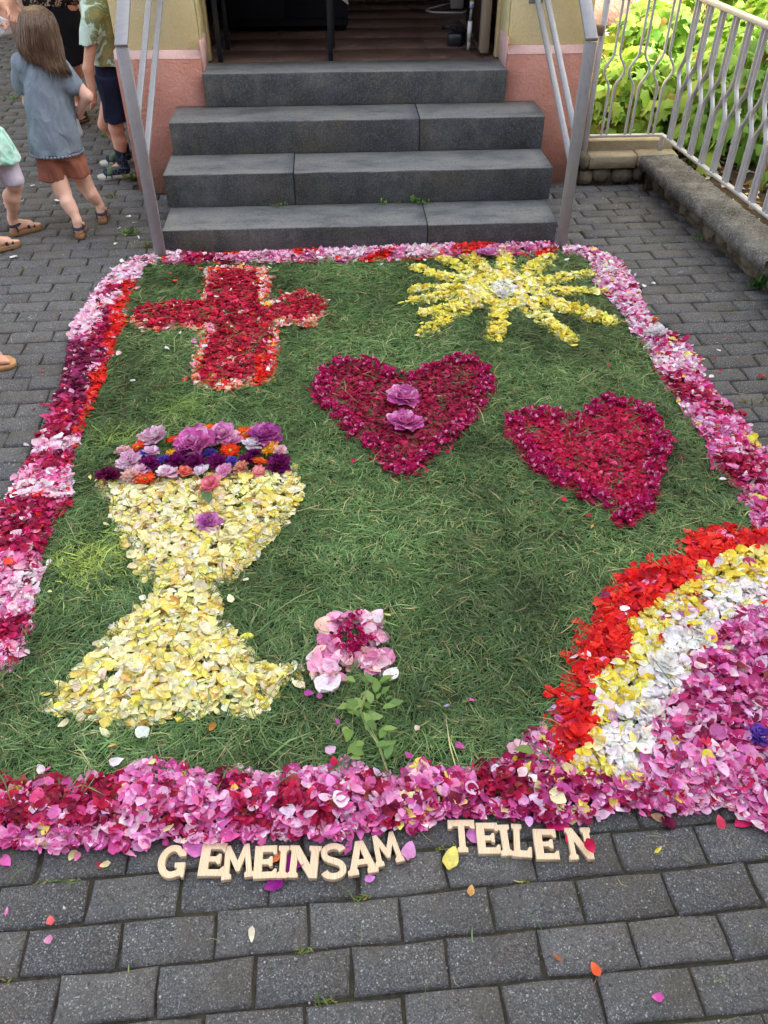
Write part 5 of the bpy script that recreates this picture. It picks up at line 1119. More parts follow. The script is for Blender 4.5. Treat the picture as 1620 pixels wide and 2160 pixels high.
pb = at(966, 96, F0); MB().obox((pb[0], pb[1]+.05, F0+.035), (.045, .085, .035), np.array(Matrix.Rotation(-.35, 3, 'Z')), .005).build('case', BLACKM, bx)
MB().tube([(pb[0]-.045+.05*math.cos(a), pb[1]+.10+.03*math.sin(a), F0+.085+.012*math.sin(2*a)) for a in np.linspace(.3, 6.2, 22)], .006, 6).build('cable', BLACKM, bx, True)
pp = at(988, 106, F0); pipe = empty('stand_foot', (0, 0, 0), 'white and grey tube standing beside the weathered door edge', 'tube')
MB().tube([(pp[0], pp[1], F0), (pp[0], pp[1], F0+.05)], .012, 10).build('grey_sleeve', simple('grey_plastic', (.30, .30, .31), .5), pipe, True)
MB().tube([(pp[0], pp[1], F0+.05), (pp[0], pp[1], F0+.16)], .014, 10).build('white_tube', simple('white_plastic', (.62, .62, .62), .4), pipe, True)
MB().tube([(pp[0], pp[1], F0+.16), (pp[0]+.004, pp[1], F0+.23)], .009, 10).build('clear_neck', simple('grey_neck', (.22, .22, .22), .3), pipe, True)
MB().tube([(pp[0]+.004, pp[1], F0+.23), (pp[0]+.004, pp[1], F0+.265)], .013, 10).build('blue_label', simple('pale_blue_label', (.35, .42, .62), .5), pipe, True)
MB().tube([(pp[0]+.004, pp[1], F0+.265), (pp[0]+.004, pp[1], F0+.285)], .013, 10).build('yellow_cap', simple('yellow_plastic', (.50, .42, .04), .5), pipe, True)
wc = [at(x, y, F0+.008) for x, y in ((955,6),(930,12),(908,18),(899,22),(912,26),(945,27),(975,27),(990,20))]
tag(MB().tube(wc, .007, 6).build('white_cable', simple('white_cable_skin', (.55, .55, .55), .5), None, True), 'white cable lying in a loop on the tiled floor inside', 'cable')
wp = at(964, 20, F0); tag(MB().box((wp[0]-.05, wp[1], F0), (wp[0]+.05, wp[1]+.06, F0+.30), .01).build('white_unit', simple('grey_white_unit', (.42, .41, .40), .5), None), 'pale grey upright unit on the tiled floor behind the white cable', 'unit')

# ================================================================== SHRUB AND WEEDS
def lobed_leaf(seed):
    r = np.random.default_rng(seed); pts = []
    for a, rr in ((-2.75,.20),(-2.2,.42),(-1.75,.36),(-1.25,.62),(-.85,.44),(-.42,.72),(-.20,.60),(0,.98),(.20,.60),(.42,.72),(.85,.44),(1.25,.62),(1.75,.36),(2.2,.42),(2.75,.20)):
        rr *= r.uniform(.9, 1.1); pts.append((rr*math.sin(a), rr*math.cos(a), -.16*rr*abs(math.sin(a)) + r.normal(0, .03) - .12*max(0, rr*math.cos(a))**2))
    V = np.array([(0, 0, .05)] + pts) + np.array([0, .1, 0]); n = len(pts)
    return V, np.array([(0, i+1, (i+1) % n + 1) for i in range(n)])
LL = [lobed_leaf(i) for i in range(6)]; LMESH = [mesh_np('leaf', v, f, LEAFO, False) for v, f in LL]
shrub = empty('shrub', (2.6, 6.4, 0), 'bright green shrub with lobed leaves in the sun behind the metal fence', 'shrub'); shrub.location = (0, 0, 0)
mounds = [((2.05, 6.05, .22), (.42, .45, .50)), ((2.75, 5.75, .30), (.60, .55, .62)), ((2.55, 6.75, .30), (.70, .60, .62)), ((3.4, 6.3, .40), (.75, .80, .78)), ((3.1, 5.1, .26), (.50, .55, .60)), ((3.7, 7.4, .5), (.8, .8, .85)), ((1.95, 6.9, .10), (.35, .4, .34)), ((3.0, 4.3, .2), (.42, .5, .50))]
Pn, Nn = [], []
for c, h in mounds:
    c = np.array(c); h = np.array(h); n = int(900*(h[0]*h[1]*4))
    d = rng.normal(0, 1, (n, 3)); d /= np.linalg.norm(d, axis=1)[:,None]; d[:,2] = np.abs(d[:,2])*1.0 - .25
    rr = 1 - .42*rng.random(n)**2.0 + .12*fx_noise(d*3, 3, 81); P = c + d*h*rr[:,None]; Pn.append(P); Nn.append(d)
P = np.concatenate(Pn); N = np.concatenate(Nn); ok = (P[:,2] > .07) & (P[:,0] > fx(P[:,1])+.10) | ((P[:,1] > 5.45) & (P[:,2] > .07) & (P[:,0] > 1.66)); ok &= P[:,2] > .07; P, N = P[ok], N[ok]
# leave a few holes so that stems and soil show
hole = fx_noise(P*1.0, 7, 83) + fx_noise(np.c_[P[:,2], P[:,0]], 9, 84) < -1.55; P, N = P[~hole], N[~hole]; n = len(P)
S = .092*np.exp(rng.normal(0, .24, n)); az = np.arctan2(N[:,1], N[:,0]) - math.pi/2 + rng.normal(0, .7, n); tl = -.25 - .75*(1-np.clip(N[:,2], 0, 1)) + rng.normal(0, .35, n); R = eulerR(az, tl, rng.normal(0, .35, n)); K = rng.integers(0, 6, n)
lc = pick(pal(('#8fb84a',4),('#7faa44',4),('#a6c85a',3),('#67943a',2),('#bcd266',1.4)), n)
dry = rng.random(n) < .02; lc[dry] = pick(pal(('#a08a4a',1)), dry.sum())
px = topx(P); infr = (px[:,0] > 1235) & (px[:,0] < 1620) & (px[:,1] > 0); sco = np.where(infr, 10, 0) - np.linalg.norm(P-CAMP, axis=1) + .8*P[:,2]; o = np.argsort(-sco)
for i in o[:300]:
    m4 = Matrix.Identity(4); Rm = R[i]*S[i]
    for a in range(3):
        for b in range(3): m4[a][b] = Rm[a, b]
        m4[a][3] = P[i, a]
    q_ = link('leaf', LMESH[K[i]], shrub, mat4=m4); q_.color = (*lc[i], 1)
VV, FF, CC = [], [], []; base = 0; o2 = o[300:]
for k in range(6):
    sel = o2[K[o2] == k]; v, f = LL[k]; W = np.einsum('nij,vj->nvi', R[sel]*S[sel][:,None,None], v) + P[sel][:,None,:]
    VV.append(W.reshape(-1,3)); FF.append((f[None]+(np.arange(len(sel))*len(v))[:,None,None]+base).reshape(-1,3)); base += len(sel)*len(v); CC.append(np.repeat(lc[sel], len(v), 0))
tag(link('leaf', mesh_np('foliage', np.concatenate(VV), np.concatenate(FF), LEAFA, False, {'Col': np.concatenate(CC)}), shrub), kind='stuff')
mb = MB()
for c, h in mounds:
    for k in range(14):
        a = random.uniform(0, 6.28); e = random.uniform(.3, 1.0); tip = np.array(c)+np.array(h)*np.array([math.cos(a)*e, math.sin(a)*e, math.sqrt(max(0, 1-e*e))*.9])
        b0 = np.array([c[0]+random.uniform(-.1, .1), c[1]+random.uniform(-.1, .1), .04]); mb.tube([b0, b0*.5+tip*.5+np.array([0, 0, .08]), tip], [.008, .006, .003], 5)
mb.build('stem', simple('shrub_stem', (.20, .13, .07), .8), shrub, True)
# dry leaves and pale litter on the soil
PB = rng.uniform((1.6, 3.0), (5.5, 9.6), (5200, 2)); PB = PB[(PB[:,0] > fx(PB[:,1])+.12) | (PB[:,1] > 5.46)]; nb = len(PB)
V, F, cc = blades(PB, .052+rng.random(nb)*.01, .055, .026, pick(pal(('#c9a98a',3),('#e4d0bc',3),('#8a6246',2),('#6a4a34',1.5),('#d8b8b0',1.5)), nb), .3)
tag(link('leaf_litter', mesh_np('leaf_litter', V, F, GRASSM, False, {'Col': cc})), 'pale dry leaves and litter on the soil around the shrub', None, None, 'stuff')
def weed(px, py, z, n, r_, size, cols, label, name='weed', y=None):
    c = at(px, py, z) if y is None else aty(px, py, y)
    if z == zs1: c[1] = min(c[1], 4.598)
    VV, FF, CC = [], [], []; b = 0
    for k in range(n):
        v, f = leaf_arr(size*random.uniform(.6, 1.3), size*random.uniform(.28, .5), k, n=4); a = random.uniform(0, 6.28)
        Rr = eulerR(np.array([a]), np.array([random.uniform(.15, 1.2)]), np.array([random.gauss(0, .3)]))[0]
        off = np.array([random.gauss(0, r_), random.gauss(0, r_*.35), abs(random.gauss(0, size*.35))]); W = v @ Rr.T + c + off; VV.append(W); FF.append(f+b); b += len(v); CC.append(np.repeat(pick(cols, 1), len(v), 0))
    return tag(link(name, mesh_np(name, np.concatenate(VV), np.concatenate(FF), LEAFA, True, {'Col': np.concatenate(CC)})), label, 'weed', 'weeds in the joints and corners')
wg = pal(('#6f9440',3),('#86a850',2),('#557a34',2)); wm = pal(('#7a7a34',3),('#8c8c40',2),('#5c6430',2),('#6a4a2c',1))
zs1 = .146
weed(868, 420, zs1, 16, .018, .030, wg, 'upright green seedling in the joint of the lowest tread')
weed(893, 424, zs1, 14, .018, .022, wg, 'low green seedling right of the upright one on the lowest tread')
weed(806, 427, zs1, 12, .012, .020, wg, 'small green weed left of the seedlings on the lowest tread')
weed(838, 427, zs1, 16, .020, .012, wm, 'reddish brown moss cushion between the weeds on the lowest tread')
weed(588, 434, zs1, 18, .022, .016, wg, 'flat tuft of grass in the left joint of the lowest tread')
weed(283, 382, 0, 60, .035, .035, wm, 'olive moss clump at the foot of the left pink plinth')
weed(338, 375, 0, 14, .02, .03, wm, 'small weed between left plinth and second step')
weed(278, 496, 0, 50, .030, .028, wg, 'bright green tuft on the paving left of the railing post')
weed(310, 520, 0, 40, .04, .022, wm, 'olive grass clump behind the left railing post')
weed(1473, 508, .02, 26, .02, .022, wg, 'green cushion weed at the foot of the low wall')
weed(1604, 610, .02, 40, .025, .05, pal(('#4f7a3c',2),('#3c6430',2)), 'dark leafy weed at the right edge under the coping')
weed(1368, 402, 0, 40, .03, .028, pal(('#5c4a2c',3),('#7a6a3c',2),('#6a4a30',2)), 'brown withered tuft in the corner of the low wall')
weed(218, 290, 0, 16, .03, .03, wg, 'grass tuft in a joint between the boy and the girl')
weed(30, 210, 0, 12, .03, .03, wg, 'small green tuft in a joint at the upper left')
weed(235, 418, 0, 10, .02, .03, wm, 'yellowish tuft in a joint right of the girl')
weed(1080+1510/3, 500+1050/3, 0, 22, .03, .018, wm, 'yellow green moss spot on the right paving')
# flat tiles and petals beside: fallen bright patch of flower heads is part of the border

# ================================================================== PEOPLE
def smin(a, b, k):
    h = np.clip(.5+.5*(b-a)/k, 0, 1); return b*(1-h)+a*h - k*h*(1-h)
def prim_box(p):
    if p[0] == 'c': return np.minimum(np.array(p[1])-p[3], np.array(p[2])-p[4]), np.maximum(np.array(p[1])+p[3], np.array(p[2])+p[4])
    if p[0] == 'e': return np.array(p[1])-max(p[2]), np.array(p[1])+max(p[2])
    q_ = np.array(p[1]); r_ = q_[:,3:5].max(1)*1.1; return np.array([(q_[:,1]-r_).min(), (q_[:,2]-r_).min(), q_[:,0].min()]), np.array([(q_[:,1]+r_).max(), (q_[:,2]+r_).max(), q_[:,0].max()])
def sdf_eval(G, prims, k, lo0, h):
    DD = np.full(G.shape[:3], 1.0)
    for p in prims:
        lo, hi = prim_box(p); i0 = np.maximum(((lo-.05-lo0)/h).astype(int), 0); i1 = np.minimum(((hi+.05-lo0)/h).astype(int)+2, DD.shape)
        sl = tuple(slice(a, b) for a, b in zip(i0, i1)); P = G[sl].reshape(-1, 3); d = DD[sl].ravel()
        if p[0] == 'c':
            a, b, ra, rb = np.array(p[1], float), np.array(p[2], float), p[3], p[4]; ab = b-a; t = np.clip(((P-a) @ ab)/(ab @ ab + 1e-12), 0, 1)
            q_ = np.linalg.norm(P-(a+t[:,None]*ab), axis=1)-(ra+t*(rb-ra)); kk = p[5] if len(p) > 5 else k
        elif p[0] == 'e':
            c, r_ = np.array(p[1], float), np.array(p[2], float); v = P-c
            if len(p) > 3 and p[3] is not None: v = v @ np.array(p[3])
            k0 = np.linalg.norm(v/r_, axis=1); k1 = np.linalg.norm(v/(r_*r_), axis=1)+1e-9; q_ = k0*(k0-1)/k1; kk = p[4] if len(p) > 4 else k
        else:   # loft of ellipses along z
            secs = np.array(sorted(p[1])); rot = p[2]; z = P[:,2]; I = lambda i: np.interp(z, secs[:,0], secs[:,i])
            x = P[:,0]-I(1); y = P[:,1]-I(2); X = x*math.cos(rot)+y*math.sin(rot); Y = -x*math.sin(rot)+y*math.cos(rot); rx, ry = I(3), I(4)
            rip = 1.0
            if len(p) > 3: a = np.arctan2(Y/ry, X/rx); rip = 1 + p[3]*np.sin(a*7+z*9)*np.clip((secs[-1,0]-z)/(secs[-1,0]-secs[0,0]), 0, 1) + p[3]*.5*np.sin(a*13+z*17+1)
            q_ = (np.sqrt((X/(rx*rip))**2+(Y/(ry*rip))**2)-1)*np.minimum(rx, ry); q_ = np.maximum(q_, np.maximum(z-secs[-1,0], secs[0,0]-z)); kk = k
        DD[sl] = smin(d, q_, kk).reshape(DD[sl].shape)
    return DD
def wrinkle(P, amp):
    x, y, z = P[:,0]*1.0, P[:,1]*1.0, P[:,2]
    return amp*(np.sin(34*x+21*y+13*z+2.0*np.sin(9*z+11*x))*.5 + np.sin(-27*x+40*y+22*z+1.7*np.sin(14*x-8*z))*.35 + np.sin(61*x-33*y+30*z+1.3*np.sin(17*z))*.25)
def sdf_mesh(name, prims, mat, parent, h=.007, k=.02, cut=None):
    bb = [prim_box(p) for p in prims]; lo = np.min([b[0] for b in bb], 0); hi = np.max([b[1] for b in bb], 0)
    lo -= 3*h; hi += 3*h; dim = np.ceil((hi-lo)/h).astype(int)+1
    ax = [lo[i]+h*np.arange(dim[i]) for i in range(3)]; G = np.stack(np.meshgrid(*ax, indexing='ij'), -1)
    D = sdf_eval(G, prims, k, lo, h)
    if name in ('t_shirt', 'shorts', 'top', 'skirt', 'trousers', 'leggings'): D = D.ravel() + wrinkle(G.reshape(-1,3), .006 if name != 'leggings' else .003); D = D.reshape(dim)
    if cut is not None: D = cut(G.reshape(-1,3), D.ravel())
    D = D.reshape(dim); s = D < 0
    # naive surface nets
    c = np.zeros(np.array(dim)-1, int)
    for i in (0,1):
        for j in (0,1):
            for l in (0,1): c += s[i:dim[0]-1+i, j:dim[1]-1+j, l:dim[2]-1+l]
    act = (c > 0) & (c < 8); idx = np.full(act.shape, -1); ijk = np.argwhere(act); idx[act] = np.arange(len(ijk))
    acc = np.zeros((len(ijk), 3)); cnt = np.zeros(len(ijk)); cor = [np.array((i,j,l)) for i in (0,1) for j in (0,1) for l in (0,1)]
    for a in cor:
        for axn in range(3):
            if a[axn]: continue
            b = a.copy(); b[axn] = 1; da = D[tuple((ijk+a).T)]; db = D[tuple((ijk+b).T)]; m = (da < 0) != (db < 0)
            t = da[m]/(da[m]-db[m]); q_ = a + t[:,None]*(b-a); acc[m] += q_; cnt[m] += 1
    V = lo + (ijk + acc/cnt[:,None])*h; F = []
    for axn in range(3):
        u, v = [(1,2),(2,0),(0,1)][axn]; sl0 = [slice(None)]*3; sl1 = [slice(None)]*3; sl0[axn] = slice(0, -1); sl1[axn] = slice(1, None)
        e = np.argwhere(s[tuple(sl0)] != s[tuple(sl1)])
        e = e[(e[:,u] > 0) & (e[:,v] > 0) & (e[:,u] < dim[u]-1) & (e[:,v] < dim[v]-1)]
        inside = s[tuple(e.T)]; q4 = []
        for du, dv in ((-1,-1),(0,-1),(0,0),(-1,0)):
            w_ = e.copy(); w_[:,u] += du; w_[:,v] += dv; q4.append(idx[tuple(w_.T)])
        q4 = np.stack(q4, 1); q4[~inside] = q4[~inside][:, ::-1]; F.append(q4)
    F = np.concatenate(F); F = F[(F >= 0).all(1)]
    return link(name, mesh_np(name, V, F, mat, True), parent)
def nrm(v): v = np.array(v, float); return v/np.linalg.norm(v)
def foot(heel, d, L, toes=True):
    """heel point on the ground side of the foot, direction d, length L"""
    d = nrm([d[0], d[1], 0]); s = np.array([-d[1], d[0], 0]); h0 = np.array(heel, float); sc_ = L/.20
    pr = [('c', h0+d*.03*sc_+[0,0,.030*sc_], h0+d*.03*sc_+[0,0,.075*sc_], .026*sc_, .024*sc_), ('c', h0+d*.028*sc_+[0,0,.024*sc_], h0+d*.14*sc_+[0,0,.020*sc_], .025*sc_, .019*sc_), ('c', h0+d*.04*sc_+[0,0,.062*sc_], h0+d*.13*sc_+[0,0,.026*sc_], .022*sc_, .020*sc_), ('c', h0+d*.135*sc_-s*.018*sc_+[0,0,.018*sc_], h0+d*.125*sc_+s*.022*sc_+[0,0,.016*sc_], .017*sc_, .015*sc_)]
    if toes:
        for i, (o, l, r_) in enumerate(((-.024,.190,.0105),(-.010,.186,.0078),(.003,.178,.0074),(.015,.168,.0070),(.026,.157,.0068))): pr.append(('c', h0+d*.145*sc_+s*o*sc_*.9+[0,0,.015*sc_], h0+d*l*sc_+s*o*sc_+[0,0,.011*sc_], r_*sc_*1.05, r_*sc_, .004))
    return pr
def hand(wr, d, nrm_, sc_=1.0, curl=.5):
    """palm and five fingers from the wrist along d; nrm_ is the palm normal the fingers curl towards"""
    d = nrm(d); n_ = np.array(nrm_, float); n_ = nrm(n_-d*(n_ @ d)); s = np.cross(d, n_); w_ = np.array(wr, float)
    pr = [('c', w_, w_+d*.02*sc_, .019*sc_, .020*sc_)]
    for i, (o, l, r_) in enumerate(((-.026,.060,.0085),(-.009,.068,.0088),(.009,.064,.0085),(.025,.050,.0075))):
        k0 = w_+d*.075*sc_+s*o*sc_; pr.append(('c', w_+d*.015*sc_+s*o*.6*sc_, k0, .013*sc_, .011*sc_, .012)); a = curl*(.8+.15*i); d1 = nrm(d*math.cos(a)+n_*math.sin(a)); d2 = nrm(d*math.cos(2*a)+n_*math.sin(2*a))
        k1 = k0+d1*l*.5*sc_; pr += [('c', k0, k1, r_*sc_*1.05, r_*sc_*.95, .004), ('c', k1, k1+d2*l*.5*sc_, r_*sc_*.95, r_*sc_*.8, .004)]
    t0 = w_+d*.025*sc_-s*.022*sc_; t1 = t0+nrm(d*.7-s*.75+n_*.3)*.035*sc_; pr += [('c', t0, t1, .012*sc_, .010*sc_, .006), ('c', t1, t1+nrm(d*.95-s*.15+n_*.4)*.028*sc_, .0098*sc_, .0082*sc_, .004)]
    return pr
def head(c, fwd, r_=.088):
    c = np.array(c, float); f = nrm(fwd); s = np.array([-f[1], f[0], 0]); R = np.stack([s, f, np.array([0,0,1.0])], 1)
    return [('e', c, (r_*.84, r_*1.0, r_*1.18), R), ('c', c-[0,0,r_*.75]+f*r_*.35, c-[0,0,r_*.9]+f*r_*.55, r_*.42, r_*.34), ('c', c+f*r_*.98-[0,0,r_*.05], c+f*r_*1.12-[0,0,r_*.25], r_*.09, r_*.14, .012),
            ('e', c+s*r_*.84-[0,0,r_*.1], (r_*.09, r_*.18, r_*.28), R, .008), ('e', c-s*r_*.84-[0,0,r_*.1], (r_*.09, r_*.18, r_*.28), R, .008), ('c', c+f*r_*.92+s*r_*.2-[0,0,r_*.55], c+f*r_*.92-s*r_*.2-[0,0,r_*.55], r_*.10, r_*.10, .015), ('c', c-[0,0,r_*.6]-f*r_*.1, c-[0,0,r_*1.75]-f*r_*.2, r_*.48, r_*.52)]
def face(c, fwd, r_, root):
    c = np.array(c, float); f = nrm(fwd); s = np.array([-f[1], f[0], 0])
    for sg in (-1, 1):
        m = MB(); m.add(*rubble(c+f*r_*.90+s*sg*r_*.34+[0,0,r_*.02], (r_*.11,)*3, 3)); m.build('eye', simple('eye_dark', (.05, .035, .03), .2, .5), root, True)
    m = MB(); m.tube([c+f*r_*.995+s*r_*q_*.26-[0,0,r_*(.60+.03*abs(q_))] for q_ in (-1,-.5,0,.5,1)], r_*.045, 6); m.build('lips', simple('lips', (.42, .16, .14), .5), root, True)
def sole_outline(L, W): return [(-.005*L, 0), (.03*L, W*.26), (.2*L, W*.33), (.45*L, W*.30), (.7*L, W*.46), (.86*L, W*.42), (.98*L, W*.16), (1.02*L, -W*.10), (.95*L, -W*.34), (.75*L, -W*.47), (.45*L, -W*.36), (.2*L, -W*.34), (.03*L, -W*.26)]
def sandal(root, heel, d, L, sole_m, strap_m, th=.024, closed=None, ground=.0):
    d = nrm([d[0], d[1], 0]); s = np.array([-d[1], d[0], 0]); h0 = np.array([heel[0], heel[1], ground]); W = L*.50; ol = sole_outline(L*1.08, W); n = len(ol); V = []
    for z, sc_ in ((.0, .97), (th*.5, .99), (th, 1.0), (th+.003, .97)):
        for a, b in ol: q_ = h0 - d*.04*L + d*(a if sc_ == 1 else .5*L+(a-.5*L)*sc_) + s*b*sc_; V.append((q_[0], q_[1], z+ground))
    F = [(k*n+i, k*n+(i+1) % n, (k+1)*n+(i+1) % n, (k+1)*n+i) for k in range(3) for i in range(n)]; F = [f[::-1] for f in F] + [tuple(range(n)), tuple(range(3*n, 4*n))[::-1]]
    F = [f[::-1] for f in F]
    m = MB(); m.add(V, F); so_ = m.build('sandal', sole_m, root)
    k = L/.20
    def band(pts, w_): m2 = MB(); m2.tube(pts, [w_]*len(pts), 6, True, .35); m2.build('strap', strap_m, so_, True)
    c = h0+d*.03*k; zb = th+.055*k
    ring = [c + d*math.cos(a)*.034*k*(1.0 if math.cos(a) < 0 else 1.15) + s*math.sin(a)*.031*k + [0,0,zb - .014*k*(1+math.cos(a))*.6 + .012*k*math.cos(a)] for a in np.linspace(0, 2*math.pi, 17)]
    band(ring, .015*k)
    for fr, hh, wd in ((.115, .044, .036), (.150, .034, .040)):
        band([h0+d*fr*k + s*math.cos(a)*wd*k + [0,0, th-.008+math.sin(a)*hh*k] for a in np.linspace(0, math.pi, 9)], .011*k)
    for sg in (-1, 1): band([c+s*sg*.031*k+[0,0,zb-.012*k], c+d*.01*k+s*sg*.034*k+[0,0,th]], .009*k)
    if closed is not None:
        pr = foot(h0+[0,0,th], d, L, False); pr = [('c', p[1], p[2], p[3]*1.16, p[4]*1.16) for p in pr[1:]]
        sdf_mesh('upper', pr, closed, so_, .006, .015, lambda P, D: np.maximum(D, np.maximum(th*.6-P[:,2], P[:,2]-(.060*k+th))))
    return so_
SK = mat_skin('skin_pale', hexl('#dfb6a2')); SK2 = mat_skin('skin_warm', hexl('#d3a188')); CORK = simple('cork_sole', hexl('#8f6f50'), .8, .2, nscale=300, var=.25)
NAVY = simple('navy_strap', hexl('#262a3a'), .6, .3); HAIRM = NT('brown_hair')
_p = HAIRM.pos(False, (1, 1, .06)); _n = HAIRM.noise(_p, 220, 3, .6); _m = HAIRM.noise(HAIRM.pos(), 9, 3); HAIRM.bump(_n, .5, .004)
HAIRM = HAIRM.set(HAIRM.ramp(HAIRM.math('ADD', HAIRM.math('MULTIPLY', _n, .6), HAIRM.math('MULTIPLY', _m, .4)), [(.3, hexl('#2a1d16')), (.52, hexl('#5a4433')), (.72, hexl('#957860'))]), .40, .5)
A = aty
# --- girl seen from behind
girl = empty('person', (-1.42, 4.7, 0), 'girl seen from behind in a grey blue T-shirt and rust brown shorts, long brown hair', 'person', 'people at the left edge'); girl.location = (0, 0, 0)
gf = np.array([-.20, 1, 0]); hl = at(170, 506, 0); hr = at(218, 474, 0); TH_ = .026
kL, kR = A(132, 404, 4.66), A(181, 392, 4.78); aL = np.array([hl[0], hl[1]+.03, .10]); aR = np.array([hr[0], hr[1]+.03, .10]); pL, pR = A(104, 318, 4.71), A(146, 318, 4.74)
calf = lambda k_, a_: ('c', k_*.62+a_*.38+np.array([0,-.012,0]), k_*.40+a_*.60+np.array([0,-.006,0]), .038, .032)
legs = [('c', pL, kL, .064, .044), ('c', kL, aL, .039, .024), calf(kL, aL), ('c', pR, kR, .064, .044), ('c', kR, aR, .039, .024), calf(kR, aR)]
hc = np.array([-1.446, 4.778, .985]); shR = A(134, 148, 4.74); elR = A(184, 203, 4.72); wrR = A(168, 236, 4.78); shL = A(48, 135, 4.76); elL = A(60, 215, 4.90); wrL = A(100, 240, 5.0)
body = legs + foot(hl+[0,0,TH_], gf, .165) + foot(hr+[0,0,TH_], gf, .165) + head(hc, gf, .088) + [('c', (-1.455, 4.765, .90), (-1.455, 4.765, .82), .045, .06), ('c', (-1.52, 4.76, .82), (-1.39, 4.76, .81), .05, .05), ('e', (-1.48, 4.74, .60), (.10, .075, .24)), ('c', shR, elR, .034, .028), ('c', elR, wrR, .028, .021), ('c', shL, elL, .034, .028), ('c', elL, wrL, .028, .021)] + hand(wrR, A(160, 262, 4.84)-wrR, (-.3, .8, -.2), .68, .45) + hand(wrL, (.2, .4, -.6), (.6, .3, 0), .68, .5)
sdf_mesh('body', body, SK, girl, .0065, .016)
SHIRT = mat_cloth('grey_blue_cotton', hexl('#7f8b97'), .14, .8)
sdf_mesh('t_shirt', [('L', [(.425, -1.496, 4.715, .137, .105), (.50, -1.493, 4.715, .131, .100), (.62, -1.482, 4.725, .121, .094), (.74, -1.468, 4.74, .120, .090), (.82, -1.457, 4.755, .122, .078), (.865, -1.455, 4.76, .098, .060), (.888, -1.455, 4.765, .058, .048)], .10, .018), ('c', shR+[-.02,0,.0], A(158, 180, 4.73), .058, .048, .03), ('c', shL, A(46, 178, 4.80), .058, .050, .03)], SHIRT, girl, .0065, .03)
sc_tr = MB()
for a in np.linspace(0, 2*math.pi, 46): 
    c_ = np.array([-1.496+.138*math.cos(a)*math.cos(.1)-.106*math.sin(a)*math.sin(.1), 4.715+.138*math.cos(a)*math.sin(.1)+.106*math.sin(a)*math.cos(.1), .424]); sc_tr.add(*rubble(c_, (.008, .008, .006), int(a*10)))
sc_tr.build('scalloped_hem', SHIRT, girl, True)
SHORT = mat_cloth('rust_cotton', hexl('#96604f'), .15, .6)
sdf_mesh('shorts', [('L', [(.285, -1.538, 4.70, .086, .082), (.36, -1.530, 4.71, .086, .085), (.44, -1.515, 4.715, .082, .088)], .1, .03), ('L', [(.292, -1.425, 4.745, .076, .076), (.36, -1.435, 4.735, .080, .080), (.44, -1.455, 4.72, .080, .085)], .1, .03), ('L', [(.40, -1.488, 4.715, .120, .09), (.50, -1.488, 4.715, .115, .085)], .1)], SHORT, girl, .0065, .012)
hb = [(1.098, -1.446, 4.765, .018, .018), (1.086, -1.446, 4.765, .052, .058), (1.06, -1.447, 4.765, .078, .086), (1.02, -1.449, 4.762, .092, .100), (.97, -1.454, 4.755, .099, .100), (.93, -1.456, 4.742, .105, .088), (.895, -1.448, 4.722, .104, .062), (.870, -1.432, 4.700, .088, .042), (.850, -1.420, 4.688, .060, .030), (.835, -1.410, 4.682, .030, .018)]
hbz = np.array(sorted(hb)); face_cut = lambda P, D: np.maximum(D, np.minimum((P[:,1]-(hc[1]+.055)), .9-0*P[:,0]))
hair = sdf_mesh('hair', [('L', hb, .1, .012)], HAIRM, girl, .006, .01, face_cut)
ms = MB()
for k in range(420):
    a = random.uniform(math.pi*.94, 2.08*math.pi); ca = math.cos(a); zend = .845 - .055*max(0, ca)**.7*(1-ca*ca*.25) + .05*max(0, -ca) + random.gauss(0, .020); pts = []; da = random.gauss(0, .09); fl_ = random.gauss(0, .012); wv = random.uniform(0, 6.28)
    for z in np.linspace(1.088 - random.random()*.05, max(zend, .79), 10):
        zz_ = max(z, .872); I = lambda i: np.interp(zz_, hbz[:,0], hbz[:,i]); t = (1.088-z)/.27; aa = a + da*t; o = 1.0 + .025*math.sin(k*1.7) + random.gauss(0, .004); X, Y = I(3)*o*math.cos(aa), I(4)*o*math.sin(aa)
        ex = max(0, .872-z); pts.append((I(1)+X*math.cos(.1)-Y*math.sin(.1) + .004*math.sin(9*t+wv)*t + ex*(.25+fl_*8), I(2)+X*math.sin(.1)+Y*math.cos(.1) - ex*.12, z))
    r_ = random.uniform(.55, 1.15); ms.tube(pts, [q_*r_ for q_ in (.0030, .0042, .0046, .0046, .0046, .0044, .004, .0034, .0024, .0008)], 5, True, .55)
ms.build('hair_locks', HAIRM, hair, True); face(hc, gf, .088, girl)
sandal(girl, hl, gf, .165, CORK, NAVY, TH_); sandal(girl, hr, gf, .165, CORK, NAVY, TH_)
def sheet(label, pts, parent=None):
    pts = [np.array(p) for p in pts]; V = []; F = []; n = 7
    nn = nrm(np.cross(pts[1]-pts[0], pts[3]-pts[0]))
    for i in range(n):
        for j in range(n):
            u, v = i/(n-1), j/(n-1); q_ = (pts[0]*(1-u)+pts[1]*u)*(1-v)+(pts[3]*(1-u)+pts[2]*u)*v + nn*.008*math.sin(math.pi*u); V.append(q_)
    for i in range(n-1):
        for j in range(n-1): F.append((i*n+j, (i+1)*n+j, (i+1)*n+j+1, i*n+j+1))
    m = MB(); m.add(V, F); o = m.build('paper', simple('white_paper', (.78, .78, .80), .7), None, True); o.modifiers.new('thickness', 'SOLIDIFY').thickness = .0006; return tag(o, label, 'paper')
sheet('small white paper in the right hand of the girl in the grey blue shirt', [A(158, 250, 4.86), A(166, 254, 4.80), A(177, 283, 4.80), A(162, 292, 4.88)])
